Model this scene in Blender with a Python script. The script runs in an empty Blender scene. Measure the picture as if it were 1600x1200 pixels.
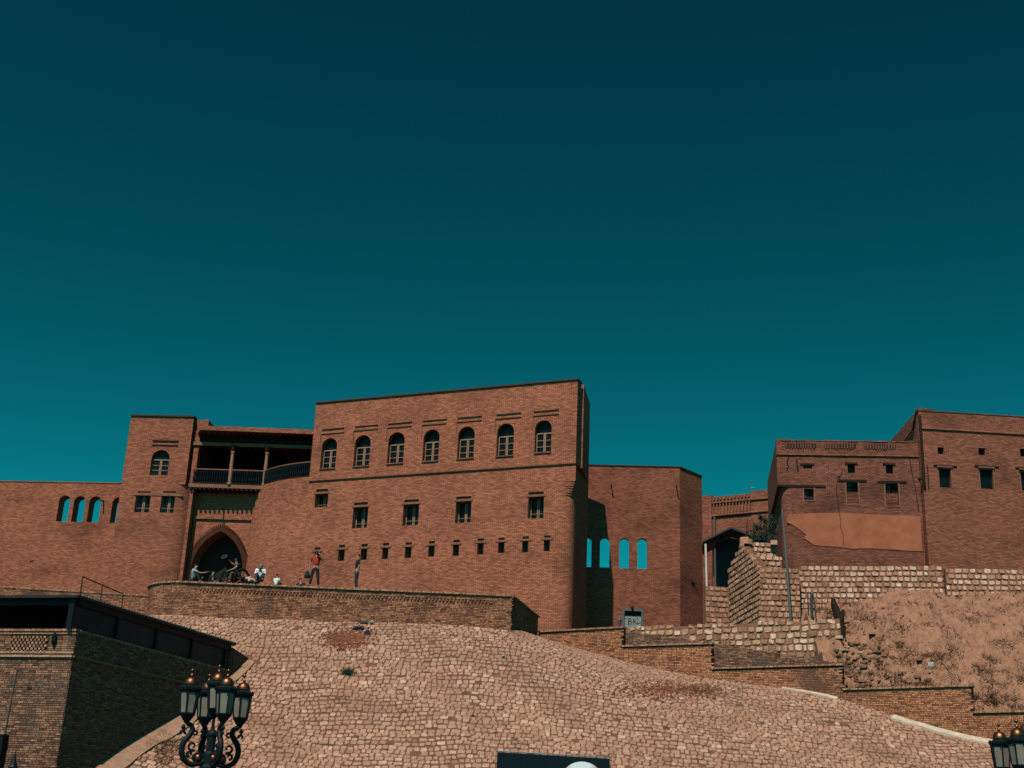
import bpy, bmesh, math, random
import numpy as np
from mathutils import Vector, Matrix
random.seed(7)
S = bpy.context.scene
COL = S.collection
RAD = math.radians

# ------------------------------------------------------------ camera, sky, sun
FPX = 2040.0            # focal length in pixels of a 1600 px wide frame
PITCH = RAD(19.7)
CAMZ = 1.6
_s, _c = math.sin(PITCH), math.cos(PITCH)
_phi = math.asin(_s / _c * 240.0 / FPX)
FW = Vector((0, _c, _s)); _u0 = Vector((0, -_s, _c)); _r0 = Vector((1, 0, 0))
RT = math.cos(_phi) * _r0 + math.sin(_phi) * _u0
UP = -math.sin(_phi) * _r0 + math.cos(_phi) * _u0
cam = bpy.data.cameras.new('camera'); camo = bpy.data.objects.new('camera', cam); COL.objects.link(camo)
cam.sensor_width = 36.0; cam.lens = 36.0 * FPX / 1600.0; cam.clip_start = 0.1; cam.clip_end = 3000
m = Matrix((RT, UP, -FW)).transposed().to_4x4(); m.translation = (0, 0, CAMZ)
camo.matrix_world = m
S.camera = camo

SUN_AZ, SUN_EL = RAD(19.7), RAD(54.5)      # sun stands to the left behind the camera
sun_dir = Vector((-math.sin(SUN_AZ) * math.cos(SUN_EL), -math.cos(SUN_AZ) * math.cos(SUN_EL), math.sin(SUN_EL)))
w = bpy.data.worlds.new('World'); S.world = w; w.use_nodes = True
nt = w.node_tree; nt.nodes.clear()
sky = nt.nodes.new('ShaderNodeTexSky'); sky.sky_type = 'NISHITA'; sky.sun_disc = False
sky.sun_elevation = SUN_EL; sky.sun_rotation = math.atan2(sun_dir.x, sun_dir.y)
sky.air_density = 1.0; sky.dust_density = 0.6; sky.ozone_density = 1.0
bw = nt.nodes.new('ShaderNodeRGBToBW')
def sky_band(gain, power):          # the photograph's deep teal grade of a clear sky, channel by channel
    p = nt.nodes.new('ShaderNodeMath'); p.operation = 'POWER'; p.inputs[1].default_value = power
    k = nt.nodes.new('ShaderNodeMath'); k.operation = 'MULTIPLY'; k.inputs[1].default_value = gain
    nt.links.new(bw.outputs[0], p.inputs[0]); nt.links.new(p.outputs[0], k.inputs[0]); return k.outputs[0]
comb = nt.nodes.new('ShaderNodeCombineColor')
for s_, gp in zip(comb.inputs, ((0.003, 2.2), (0.275, 2.2), (0.475, 1.92))): nt.links.new(sky_band(*gp), s_)
bg = nt.nodes.new('ShaderNodeBackground'); bg.inputs[1].default_value = 0.05
out = nt.nodes.new('ShaderNodeOutputWorld')
L = nt.links.new
L(sky.outputs[0], bw.inputs[0]); L(comb.outputs[0], bg.inputs[0]); L(bg.outputs[0], out.inputs[0])

sl = bpy.data.lights.new('sun', 'SUN'); sl.energy = 4.5; sl.angle = RAD(0.53); sl.color = (1.0, 0.94, 0.86)
so = bpy.data.objects.new('sun', sl); COL.objects.link(so)
so.rotation_euler = (-sun_dir).to_track_quat('-Z', 'Y').to_euler()
S.view_settings.view_transform = 'Standard'; S.view_settings.look = 'None'
S.view_settings.exposure = 0.0; S.view_settings.gamma = 1.0
S.cycles.max_bounces = 5; S.cycles.diffuse_bounces = 1; S.cycles.sample_clamp_indirect = 0.012; S.cycles.glossy_bounces = 2

# ------------------------------------------------------------ measuring helpers
def ray(px, py):
    return FW + RT * ((px - 800) / FPX) - UP * ((py - 600) / FPX)
def atY(px, py, Y):
    d = ray(px, py); return Vector((0, 0, CAMZ)) + d * (Y / d.y)
def atZ(px, py, Z):
    d = ray(px, py); return Vector((0, 0, CAMZ)) + d * ((Z - CAMZ) / d.z)
def proj(p):
    q = Vector(p) - Vector((0, 0, CAMZ)); t = q.dot(FW)
    return 800 + FPX * q.dot(RT) / t, 600 - FPX * q.dot(UP) / t

class Plane:
    """a vertical wall plane: u runs along it, z is height, off is distance in front of it"""
    def __init__(s, P, az):
        s.P = Vector((P[0], P[1], 0)); a = RAD(az)
        s.d = Vector((math.cos(a), math.sin(a), 0)); s.n = Vector((math.sin(a), -math.cos(a), 0)); s.az = a
    def pt(s, u, z, off=0.0):
        return s.P + s.d * u + s.n * off + Vector((0, 0, z))
    def uz(s, px, py):
        d = ray(px, py); t = s.P.dot(s.n) / d.dot(s.n)
        q = d * t; return (q - s.P).dot(s.d), CAMZ + q.z
    def u(s, px, py): return s.uz(px, py)[0]
    def z(s, px, py): return s.uz(px, py)[1]
    def rect(s, x0, y0, x1, y1):
        """pixel box -> (u0,u1,z0,z1), measured at its centre lines"""
        xm, ym = (x0 + x1) / 2, (y0 + y1) / 2
        return s.u(x0, ym), s.u(x1, ym), s.z(xm, y1), s.z(xm, y0)

# ------------------------------------------------------------ object helpers
W = {}
def reg(o, origin): W[o.name] = Vector(origin)
def org(o): return W[o.name] if o is not None else Vector((0, 0, 0))
def tag(o, label=None, cat=None, group=None, kind=None):
    if label: o['label'] = label
    if cat: o['category'] = cat
    if group: o['group'] = group
    if kind: o['kind'] = kind
    return o
def thing(name, label, cat, loc=(0, 0, 0), group=None):
    o = bpy.data.objects.new(name, None); COL.objects.link(o); o.location = loc; o.empty_display_size = 0.3
    reg(o, loc); return tag(o, label, cat, group)
def inst(name, mesh, parent, world, rot=None, scale=None):
    o = bpy.data.objects.new(name, mesh); COL.objects.link(o)
    o.parent = parent; o.location = Vector(world) - org(parent)
    if rot is not None:
        o.rotation_mode = 'QUATERNION'; o.rotation_quaternion = rot
    if scale is not None: o.scale = scale
    return o

class MB:
    def __init__(s): s.v = []; s.f = []; s.uv = []; s.r = []; s.smooth = False
    def face(s, pts, uvs=None, r=0.0):
        i = len(s.v); s.v.extend(tuple(p) for p in pts); s.f.append(tuple(range(i, i + len(pts))))
        s.uv.append(uvs if uvs else None); s.r.append(r)
    def raw(s, verts, faces, r=0.0):
        i = len(s.v); s.v.extend(tuple(p) for p in verts)
        for f in faces: s.f.append(tuple(i + k for k in f)); s.uv.append(None); s.r.append(r)
    def obox(s, o, a, b, c, r=0.0, skip=()):
        """box from corner o with edge vectors a (along), b (depth, towards the back), c (up)"""
        o, a, b, c = Vector(o), Vector(a), Vector(b), Vector(c)
        P = [o, o + a, o + a + b, o + b, o + c, o + a + c, o + a + b + c, o + b + c]
        la, lb, lc = a.length, b.length, c.length; z0 = o.z; u0 = o.x * 0.9 + o.y * 0.37
        F = {'bot': ((3, 2, 1, 0), (la, lb)), 'top': ((4, 5, 6, 7), (la, lb)), 'front': ((0, 1, 5, 4), (la, lc)),
             'right': ((1, 2, 6, 5), (lb, lc)), 'back': ((2, 3, 7, 6), (la, lc)), 'left': ((3, 0, 4, 7), (lb, lc))}
        for k, (ix, (su, sv)) in F.items():
            if k in skip: continue
            s.face([P[i] for i in ix], [(u0, z0), (u0 + su, z0), (u0 + su, z0 + sv), (u0, z0 + sv)], r)
    def box(s, x0, x1, y0, y1, z0, z1, r=0.0, skip=()):
        s.obox((x0, y0, z0), (x1 - x0, 0, 0), (0, y1 - y0, 0), (0, 0, z1 - z0), r, skip)
    def pbox(s, pl, u0, u1, z0, z1, o0, o1, r=0.0, skip=()):
        """box on a wall plane, from offset o0 (back) to o1 (front)"""
        s.obox(pl.pt(u0, z0, o1), pl.d * (u1 - u0), -pl.n * (o1 - o0), (0, 0, z1 - z0), r, skip)
    def tube(s, pts, rad, n=8, r=0.0, cap=True):
        pts = [Vector(p) for p in pts]; N = len(pts)
        rads = rad if isinstance(rad, (list, tuple)) else [rad] * N
        base = len(s.v); up = None; rings = []
        for i, p in enumerate(pts):
            t = (pts[min(i + 1, N - 1)] - pts[max(i - 1, 0)])
            t = t.normalized() if t.length > 1e-9 else Vector((0, 0, 1))
            if up is None: up = t.orthogonal().normalized()
            up = (up - t * up.dot(t)); up = up.normalized() if up.length > 1e-6 else t.orthogonal().normalized()
            b = t.cross(up)
            rings.append([p + (up * math.cos(2 * math.pi * k / n) + b * math.sin(2 * math.pi * k / n)) * rads[i] for k in range(n)])
        V = [q for R in rings for q in R]; F = []
        for i in range(N - 1):
            for k in range(n):
                F.append((i * n + k, i * n + (k + 1) % n, (i + 1) * n + (k + 1) % n, (i + 1) * n + k))
        if cap: F.append(tuple(range(n))[::-1]); F.append(tuple((N - 1) * n + k for k in range(n)))
        s.raw(V, F, r)
    def lathe(s, c, prof, n=12, r=0.0):
        """prof: list of (radius, height) about the vertical through c"""
        c = Vector(c); V = []; F = []
        for (ra, h) in prof:
            for k in range(n):
                a = 2 * math.pi * (k + 0.5) / n; V.append(c + Vector((ra * math.cos(a), ra * math.sin(a), h)))
        for i in range(len(prof) - 1):
            for k in range(n):
                F.append((i * n + k, i * n + (k + 1) % n, (i + 1) * n + (k + 1) % n, (i + 1) * n + k))
        F.append(tuple(range(n))[::-1]); F.append(tuple((len(prof) - 1) * n + k for k in range(n)))
        s.raw(V, F, r)
    def mesh(s, name, mat, origin=(0, 0, 0), smooth=False):
        me = bpy.data.meshes.new(name)
        V = np.array(s.v, dtype=np.float64).reshape(-1, 3) - np.array(tuple(origin))
        me.from_pydata(V.tolist(), [], s.f)
        if any(u is not None for u in s.uv):
            lay = me.uv_layers.new(name='UVMap'); buf = np.zeros(len(me.loops) * 2)
            k = 0
            for f, u in zip(s.f, s.uv):
                if u is not None: buf[2 * k:2 * (k + len(f))] = np.array(u).ravel()
                k += len(f)
            lay.data.foreach_set('uv', buf)
        if any(s.r):
            at = me.attributes.new('rnd', 'FLOAT', 'FACE'); at.data.foreach_set('value', np.array(s.r, dtype=np.float32))
        if mat: me.materials.append(mat)
        if smooth: me.polygons.foreach_set('use_smooth', [True] * len(me.polygons))
        me.update(); return me
    def build(s, name, mat, parent=None, smooth=False, kind=None, label=None):
        o = bpy.data.objects.new(name, s.mesh(name, mat, org(parent) if parent else (0, 0, 0), smooth))
        COL.objects.link(o)
        if parent: o.parent = parent; reg(o, org(parent))
        else: reg(o, (0, 0, 0))
        if kind: o['kind'] = kind
        if label: o['label'] = label
        return o

# ------------------------------------------------------------ materials
def nodes_of(name):
    m = bpy.data.materials.new(name); m.use_nodes = True; n = m.node_tree; b = n.nodes['Principled BSDF']
    b.inputs['Specular IOR Level'].default_value = 0.25
    return m, n, b
def N(n, t, **kw):
    x = n.nodes.new(t)
    for k, v in kw.items():
        if k in x.bl_rna.properties.keys(): setattr(x, k, v)
        else: x.inputs[k].default_value = v
    return x
def ramp(n, stops):
    r = n.nodes.new('ShaderNodeValToRGB'); e = r.color_ramp.elements
    while len(e) < len(stops): e.new(0.5)
    for el, (p, c) in zip(e, stops):
        el.position = p; el.color = (*c, 1) if len(c) == 3 else c
    return r
def mixc(n, mode, fac, a, b):
    x = n.nodes.new('ShaderNodeMix'); x.data_type = 'RGBA'; x.blend_type = mode
    for sock, val in ((x.inputs[0], fac), (x.inputs[6], a), (x.inputs[7], b)):
        if hasattr(val, 'is_linked') or isinstance(val, bpy.types.NodeSocket): n.links.new(val, sock)
        elif isinstance(val, (int, float)): sock.default_value = val
        else: sock.default_value = (*val, 1)
    return x.outputs[2]
def g(v): return (v, v, v)

def brick_mat(name, col, var=0.34, row=0.08, width=0.25, stain=0.5, seed=0.0, dark=(0.05, 0.03, 0.026), rough=0.92, streak=0.55):
    """procedural brickwork for walls whose bricks are too far off to pick apart; UV is in metres"""
    m, n, b = nodes_of(name); l = n.links.new
    uv = N(n, 'ShaderNodeUVMap'); geo = N(n, 'ShaderNodeNewGeometry')
    br = N(n, 'ShaderNodeTexBrick', offset=0.5, squash=1.0)
    br.inputs['Scale'].default_value = 1.0; br.inputs['Brick Width'].default_value = width; br.inputs['Row Height'].default_value = row
    br.inputs['Mortar Size'].default_value = 0.011; br.inputs['Mortar Smooth'].default_value = 0.3
    lo = tuple(c * (1 - var) for c in col); hi = tuple(min(1, c * (1 + var)) for c in col)
    br.inputs['Color1'].default_value = (*lo, 1); br.inputs['Color2'].default_value = (*hi, 1)
    br.inputs['Mortar'].default_value = (*[c * 0.42 for c in col], 1)
    l(uv.outputs[0], br.inputs['Vector'])
    # short dark dashes and lifted bricks, one to three bricks long
    mp = N(n, 'ShaderNodeMapping'); mp.inputs['Scale'].default_value = (5.0, 29.0, 1); mp.inputs['Location'].default_value = (seed, seed * 1.7, 0)
    l(uv.outputs[0], mp.inputs[0])
    n1 = N(n, 'ShaderNodeTexNoise'); n1.inputs['Scale'].default_value = 1.0; n1.inputs['Detail'].default_value = 2; n1.inputs['Roughness'].default_value = 0.65
    l(mp.outputs[0], n1.inputs['Vector'])
    r1 = ramp(n, [(0.27, g(1.08 - streak)), (0.36, g(0.96)), (0.66, g(1.01)), (0.8, g(1.18))]); l(n1.outputs[0], r1.inputs[0])
    c1 = mixc(n, 'MULTIPLY', 1.0, br.outputs[0], r1.outputs[0])
    # large weather patches
    mp2 = N(n, 'ShaderNodeMapping'); mp2.inputs['Scale'].default_value = (0.28, 0.42, 1); mp2.inputs['Location'].default_value = (seed * 3.1, seed, 0)
    l(uv.outputs[0], mp2.inputs[0])
    n2 = N(n, 'ShaderNodeTexNoise'); n2.inputs['Scale'].default_value = 1.0; n2.inputs['Detail'].default_value = 6; n2.inputs['Roughness'].default_value = 0.6
    l(mp2.outputs[0], n2.inputs['Vector'])
    r2 = ramp(n, [(0.33, g(1 - 0.6 * stain)), (0.47, g(0.96)), (0.6, g(1.05)), (0.7, g(1.2))]); l(n2.outputs[0], r2.inputs[0])
    c2 = mixc(n, 'MULTIPLY', 1.0, c1, r2.outputs[0])
    # dark rain streaks
    mp3 = N(n, 'ShaderNodeMapping'); mp3.inputs['Scale'].default_value = (1.5, 0.16, 1); mp3.inputs['Location'].default_value = (seed * 2, 0, 0)
    l(uv.outputs[0], mp3.inputs[0])
    n3 = N(n, 'ShaderNodeTexNoise'); n3.inputs['Scale'].default_value = 1.0; n3.inputs['Detail'].default_value = 5
    l(mp3.outputs[0], n3.inputs['Vector'])
    r3 = ramp(n, [(0.56, g(0)), (0.74, g(stain * 0.75))]); l(n3.outputs[0], r3.inputs[0])
    c3 = mixc(n, 'MIX', r3.outputs[0], c2, tuple(0.45 * c + 0.4 * d for c, d in zip(col, dark)))
    l(c3, b.inputs['Base Color']); b.inputs['Roughness'].default_value = rough
    mth = N(n, 'ShaderNodeMath', operation='SUBTRACT'); l(n1.outputs[0], mth.inputs[0]); l(br.outputs[1], mth.inputs[1])
    bp = N(n, 'ShaderNodeBump'); bp.inputs['Strength'].default_value = 0.8; bp.inputs['Distance'].default_value = 0.02
    l(mth.outputs[0], bp.inputs['Height']); l(bp.outputs[0], b.inputs['Normal'])
    return m

def piece_mat(name, stops, rough=0.9, fine=14.0, amount=0.45, patch=None, patch_scale=0.35, bump=0.4):
    """for bricks and stones built one by one: each takes its own tone, by attribute or by object"""
    m, n, b = nodes_of(name); l = n.links.new
    at = N(n, 'ShaderNodeAttribute', attribute_name='rnd'); oi = N(n, 'ShaderNodeObjectInfo'); geo = N(n, 'ShaderNodeNewGeometry')
    ad = N(n, 'ShaderNodeMath', operation='ADD'); l(at.outputs['Fac'], ad.inputs[0]); l(oi.outputs['Random'], ad.inputs[1])
    fr = N(n, 'ShaderNodeMath', operation='FRACT'); l(ad.outputs[0], fr.inputs[0])
    r = ramp(n, stops); l(fr.outputs[0], r.inputs[0])
    no = N(n, 'ShaderNodeTexNoise'); no.inputs['Scale'].default_value = fine; no.inputs['Detail'].default_value = 5
    l(geo.outputs['Position'], no.inputs['Vector'])
    rr = ramp(n, [(0.3, g(1 - amount)), (0.7, g(1 + amount * 0.6))]); l(no.outputs[0], rr.inputs[0])
    c = mixc(n, 'MULTIPLY', 1.0, r.outputs[0], rr.outputs[0])
    if patch:
        n2 = N(n, 'ShaderNodeTexNoise'); n2.inputs['Scale'].default_value = patch_scale; n2.inputs['Detail'].default_value = 6; n2.inputs['Roughness'].default_value = 0.65
        l(geo.outputs['Position'], n2.inputs['Vector'])
        r2 = ramp(n, [(0.48, g(0)), (0.66, g(0.8))]); l(n2.outputs[0], r2.inputs[0])
        c = mixc(n, 'MIX', r2.outputs[0], c, patch)
    l(c, b.inputs['Base Color']); b.inputs['Roughness'].default_value = rough
    bp = N(n, 'ShaderNodeBump'); bp.inputs['Strength'].default_value = bump; bp.inputs['Distance'].default_value = 0.02
    l(no.outputs[0], bp.inputs['Height']); l(bp.outputs[0], b.inputs['Normal'])
    return m

def plain(name, col, rough=0.8, metal=0.0, scale=6.0, amount=0.3, spec=0.25, bump=0.15, stretch=(1, 1, 1)):
    m, n, b = nodes_of(name); l = n.links.new
    tc = N(n, 'ShaderNodeTexCoord'); mp = N(n, 'ShaderNodeMapping'); mp.inputs['Scale'].default_value = stretch
    l(tc.outputs['Object'], mp.inputs[0])
    no = N(n, 'ShaderNodeTexNoise'); no.inputs['Scale'].default_value = scale; no.inputs['Detail'].default_value = 6; no.inputs['Roughness'].default_value = 0.6
    l(mp.outputs[0], no.inputs['Vector'])
    rr = ramp(n, [(0.3, tuple(c * (1 - amount) for c in col)), (0.7, tuple(min(1, c * (1 + amount)) for c in col))]); l(no.outputs[0], rr.inputs[0])
    l(rr.outputs[0], b.inputs['Base Color']); b.inputs['Roughness'].default_value = rough; b.inputs['Metallic'].default_value = metal
    b.inputs['Specular IOR Level'].default_value = spec
    bp = N(n, 'ShaderNodeBump'); bp.inputs['Strength'].default_value = bump; bp.inputs['Distance'].default_value = 0.02
    l(no.outputs[0], bp.inputs['Height']); l(bp.outputs[0], b.inputs['Normal'])
    return m

M = {}
M['brick_main'] = brick_mat('brick_main', (0.39, 0.119, 0.065), stain=0.45, seed=1.3)
M['brick_tower'] = brick_mat('brick_tower', (0.35, 0.106, 0.058), stain=0.55, seed=4.1)
M['brick_curtain'] = brick_mat('brick_curtain', (0.365, 0.111, 0.06), stain=0.7, seed=7.7)
M['brick_gate'] = brick_mat('brick_gate', (0.355, 0.108, 0.06), stain=0.4, seed=2.9)
M['brick_octagon'] = brick_mat('brick_octagon', (0.28, 0.086, 0.049), stain=0.75, seed=11.3)
M['brick_old'] = brick_mat('brick_old', (0.23, 0.071, 0.044), stain=0.7, seed=5.5, streak=0.65)
M['brick_right'] = brick_mat('brick_right', (0.29, 0.09, 0.052), stain=0.7, seed=9.1)
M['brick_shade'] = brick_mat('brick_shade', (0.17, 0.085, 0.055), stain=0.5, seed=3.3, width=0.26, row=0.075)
M['brick_unit'] = piece_mat('brick_unit', [(0, (0.13, 0.048, 0.03)), (0.2, (0.31, 0.112, 0.058)), (0.6, (0.45, 0.165, 0.082)), (0.85, (0.53, 0.215, 0.115)), (1, (0.22, 0.09, 0.06))],
                            patch=(0.10, 0.046, 0.033), patch_scale=0.8)
M['brick_stair'] = piece_mat('brick_stair', [(0, (0.19, 0.065, 0.038)), (0.25, (0.43, 0.145, 0.07)), (0.7, (0.54, 0.195, 0.095)), (1, (0.62, 0.26, 0.14))],
                             patch=(0.14, 0.062, 0.04), patch_scale=0.6)
M['brick_street'] = piece_mat('brick_street', [(0, (0.085, 0.04, 0.028)), (0.3, (0.2, 0.084, 0.05)), (0.65, (0.29, 0.125, 0.072)), (0.9, (0.4, 0.195, 0.122)), (1, (0.11, 0.06, 0.045))],
                              patch=(0.11, 0.07, 0.055), patch_scale=0.9)
M['brick_cope'] = piece_mat('brick_cope', [(0, (0.24, 0.10, 0.06)), (0.5, (0.4, 0.17, 0.10)), (1, (0.5, 0.25, 0.155))])
M['mortar'] = plain('mortar', (0.05, 0.026, 0.018), 0.95, scale=4)
M['mortar_stone'] = plain('mortar_stone', (0.24, 0.098, 0.058), 0.95, scale=5, amount=0.35)
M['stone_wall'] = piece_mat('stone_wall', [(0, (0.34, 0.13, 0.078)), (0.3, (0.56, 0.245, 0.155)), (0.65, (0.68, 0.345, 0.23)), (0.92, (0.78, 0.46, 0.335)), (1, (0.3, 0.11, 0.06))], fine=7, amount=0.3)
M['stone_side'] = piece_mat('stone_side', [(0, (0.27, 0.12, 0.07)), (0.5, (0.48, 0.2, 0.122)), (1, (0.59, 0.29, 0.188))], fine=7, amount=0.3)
M['stone_rubble'] = piece_mat('stone_rubble', [(0, (0.3, 0.135, 0.078)), (0.35, (0.52, 0.255, 0.15)), (0.7, (0.62, 0.315, 0.205)), (1, (0.76, 0.49, 0.35))], fine=6, amount=0.35)
M['cobble'] = piece_mat('cobble', [(0, (0.26, 0.12, 0.075)), (0.12, (0.325, 0.157, 0.10)), (0.6, (0.365, 0.183, 0.118)), (0.9, (0.41, 0.215, 0.143)), (1, (0.5, 0.285, 0.2))],
                        fine=5, amount=0.22, patch=(0.235, 0.11, 0.068), patch_scale=0.45, bump=0.5)
M['slope_bed'] = plain('slope_bed', (0.13, 0.056, 0.034), 0.95, scale=3, amount=0.5)
M['concrete'] = plain('concrete', (0.27, 0.145, 0.092), 0.9, scale=3, amount=0.25)
M['whitewash'] = plain('whitewash', (0.5, 0.36, 0.27), 0.9, scale=2.5, amount=0.25)
M['plaster'] = plain('plaster', (0.335, 0.098, 0.049), 0.95, scale=1.6, amount=0.2, bump=0.25)
M['ledge'] = brick_mat('ledge', (0.34, 0.112, 0.060), stain=0.3, seed=2.0)
M['dark_cope'] = plain('dark_cope', (0.05, 0.032, 0.027), 0.85, scale=2)
M['wood_light'] = plain('wood_light', (0.34, 0.165, 0.10), 0.7, scale=9, amount=0.25, stretch=(1, 1, 0.2))
M['wood_brown'] = plain('wood_brown', (0.20, 0.078, 0.048), 0.75, scale=7, amount=0.3)
M['wood_column'] = plain('wood_column', (0.27, 0.125, 0.078), 0.75, scale=8, amount=0.3)
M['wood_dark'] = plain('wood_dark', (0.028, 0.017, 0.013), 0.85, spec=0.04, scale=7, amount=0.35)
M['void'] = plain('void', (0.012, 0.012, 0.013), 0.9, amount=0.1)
M['glass'] = plain('glass', (0.005, 0.008, 0.010), 0.3, spec=0.12, amount=0.1, bump=0.02)
M['iron'] = plain('iron', (0.006, 0.010, 0.012), 0.5, metal=0.0, spec=0.13, amount=0.35, scale=20)
M['grey_metal'] = plain('grey_metal', (0.10, 0.11, 0.11), 0.5, metal=0.4, amount=0.2)
M['white_metal'] = plain('white_metal', (0.6, 0.5, 0.43), 0.6, amount=0.12)
M['copper'] = plain('copper', (0.22, 0.085, 0.04), 0.42, metal=1.0, amount=0.35, scale=12)
M['lamp_pane'] = plain('lamp_pane', (0.20, 0.155, 0.125), 0.4, spec=0.3, amount=0.12, scale=4)
M['roof_dark'] = plain('roof_dark', (0.014, 0.020, 0.023), 0.6, amount=0.3)
M['sheet_grey'] = plain('sheet_grey', (0.03, 0.036, 0.038), 0.6, amount=0.25)
M['smoked_glass'] = plain('smoked_glass', (0.018, 0.027, 0.032), 0.4, spec=0.06, amount=0.3, scale=1.2)
M['asphalt'] = plain('asphalt', (0.05, 0.047, 0.045), 0.95, scale=8)

# ------------------------------------------------------------ wall builders
def arch_curve(kind, ua, ub, za, zb, spring=None, n=14):
    """boundary of the opening's head, from the left springing to the right one"""
    w = (ub - ua) / 2; c = (ua + ub) / 2
    if kind == 'rect': return [(ua, zb), (ub, zb)]
    if kind == 'arch':
        h = min(w * 0.95, zb - za) if spring is None else zb - spring
        return [(c - w * math.cos(math.pi * i / n), zb - h + h * math.sin(math.pi * i / n)) for i in range(n + 1)]
    h = zb - (spring if spring is not None else za)      # pointed arch: two arcs that meet at the apex
    R = (w * w + h * h) / (2 * w); pts = []
    a1 = math.asin(min(1, h / R))
    for i in range(n + 1):
        a = a1 * i / n; pts.append((ua + R - R * math.cos(a), zb - h + R * math.sin(a)))
    return pts + [(2 * c - u, z) for u, z in reversed(pts[:-1])]

def sheet(mb, pl, u0, u1, z0, z1, holes, off, flip=False):
    us = sorted({u0, u1, *[x for h in holes for x in (h['u0'], h['u1'])]})
    zs = sorted({z0, z1, *[x for h in holes for x in (h['z0'], h['z1'])]})
    us = [u for u in us if u0 - 1e-6 <= u <= u1 + 1e-6]; zs = [z for z in zs if z0 - 1e-6 <= z <= z1 + 1e-6]
    def q(pts):
        P = [pl.pt(u, z, off) for u, z in pts]; uv = list(pts)
        if flip: P.reverse(); uv.reverse()
        mb.face(P, uv)
    for a, b in zip(us, us[1:]):
        for c, d in zip(zs, zs[1:]):
            um, zm = (a + b) / 2, (c + d) / 2
            if any(h['u0'] < um < h['u1'] and h['z0'] < zm < h['z1'] for h in holes): continue
            q([(a, c), (b, c), (b, d), (a, d)])
    for h in holes:
        if h['kind'] == 'rect': continue
        cv = h['curve']
        for (ua, za), (ub, zb) in zip(cv, cv[1:]):
            if abs(ub - ua) < 1e-7: continue
            q([(ua, za), (ub, zb), (ub, h['z1']), (ua, h['z1'])])

def hole(pl, box, kind='rect', depth=0.35, spring=None):
    u0, u1, z0, z1 = pl.rect(*box)
    if spring is not None: spring = pl.z((box[0] + box[2]) / 2, spring)
    return dict(u0=u0, u1=u1, z0=z0, z1=z1, kind=kind, depth=depth, curve=arch_curve(kind, u0, u1, z0, z1, spring))

def facade(mb, pl, u0, u1, z0, z1, holes=(), thick=0.7, through=False, off=0.0):
    holes = list(holes)
    sheet(mb, pl, u0, u1, z0, z1, holes, off)
    for h in holes:
        d = thick if through else h['depth']
        loop = [(h['u0'], h['z0']), (h['u1'], h['z0'])] + list(reversed(h['curve']))
        for (ua, za), (ub, zb) in zip(loop, loop[1:] + loop[:1]):
            mb.face([pl.pt(ua, za, off), pl.pt(ub, zb, off), pl.pt(ub, zb, off - d), pl.pt(ua, za, off - d)][::-1],
                    [(ua, za), (ub, zb), (ub + d, zb), (ua + d, za)])
        if not through:      # the back of the recess
            bk = loop
            mb.face([pl.pt(u, z, off - d) for u, z in bk], bk)
    if through: sheet(mb, pl, u0, u1, z0, z1, holes, off - thick, True)
    else: mb.face([pl.pt(u1, z0, off - thick), pl.pt(u0, z0, off - thick), pl.pt(u0, z1, off - thick), pl.pt(u1, z1, off - thick)], [(u1, z0), (u0, z0), (u0, z1), (u1, z1)])
    for a, b in (((u0, z0), (u0, z1)), ((u1, z1), (u1, z0)), ((u0, z1), (u1, z1)), ((u1, z0), (u0, z0))):
        mb.face([pl.pt(*a, off), pl.pt(*b, off), pl.pt(*b, off - thick), pl.pt(*a, off - thick)][::-1], [(a[0], a[1]), (b[0], b[1]), (b[0] + thick, b[1]), (a[0] + thick, a[1])][::-1])

def path_wall(mb, pts, z0, z1, u_start=0.0, closed_top=None, batter=0.0):
    """a wall face along a plan polyline (left to right as seen from outside)"""
    u = u_start
    for a, b in zip(pts, pts[1:]):
        a, b = Vector((a[0], a[1], 0)), Vector((b[0], b[1], 0)); d = (b - a).length
        mb.face([a + Vector((0, 0, z0)), b + Vector((0, 0, z0)), b + Vector((0, 0, z1)), a + Vector((0, 0, z1))],
                [(u, z0), (u + d, z0), (u + d, z1), (u, z1)])
        u += d
    if closed_top is not None:
        mb.face([(p[0], p[1], z1) for p in pts] + [(p[0], p[1], z1) for p in closed_top])
    return u

def arc(c, r, a0, a1, n=16):
    return [(c[0] + r * math.cos(a0 + (a1 - a0) * i / n), c[1] + r * math.sin(a0 + (a1 - a0) * i / n)) for i in range(n + 1)]

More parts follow.
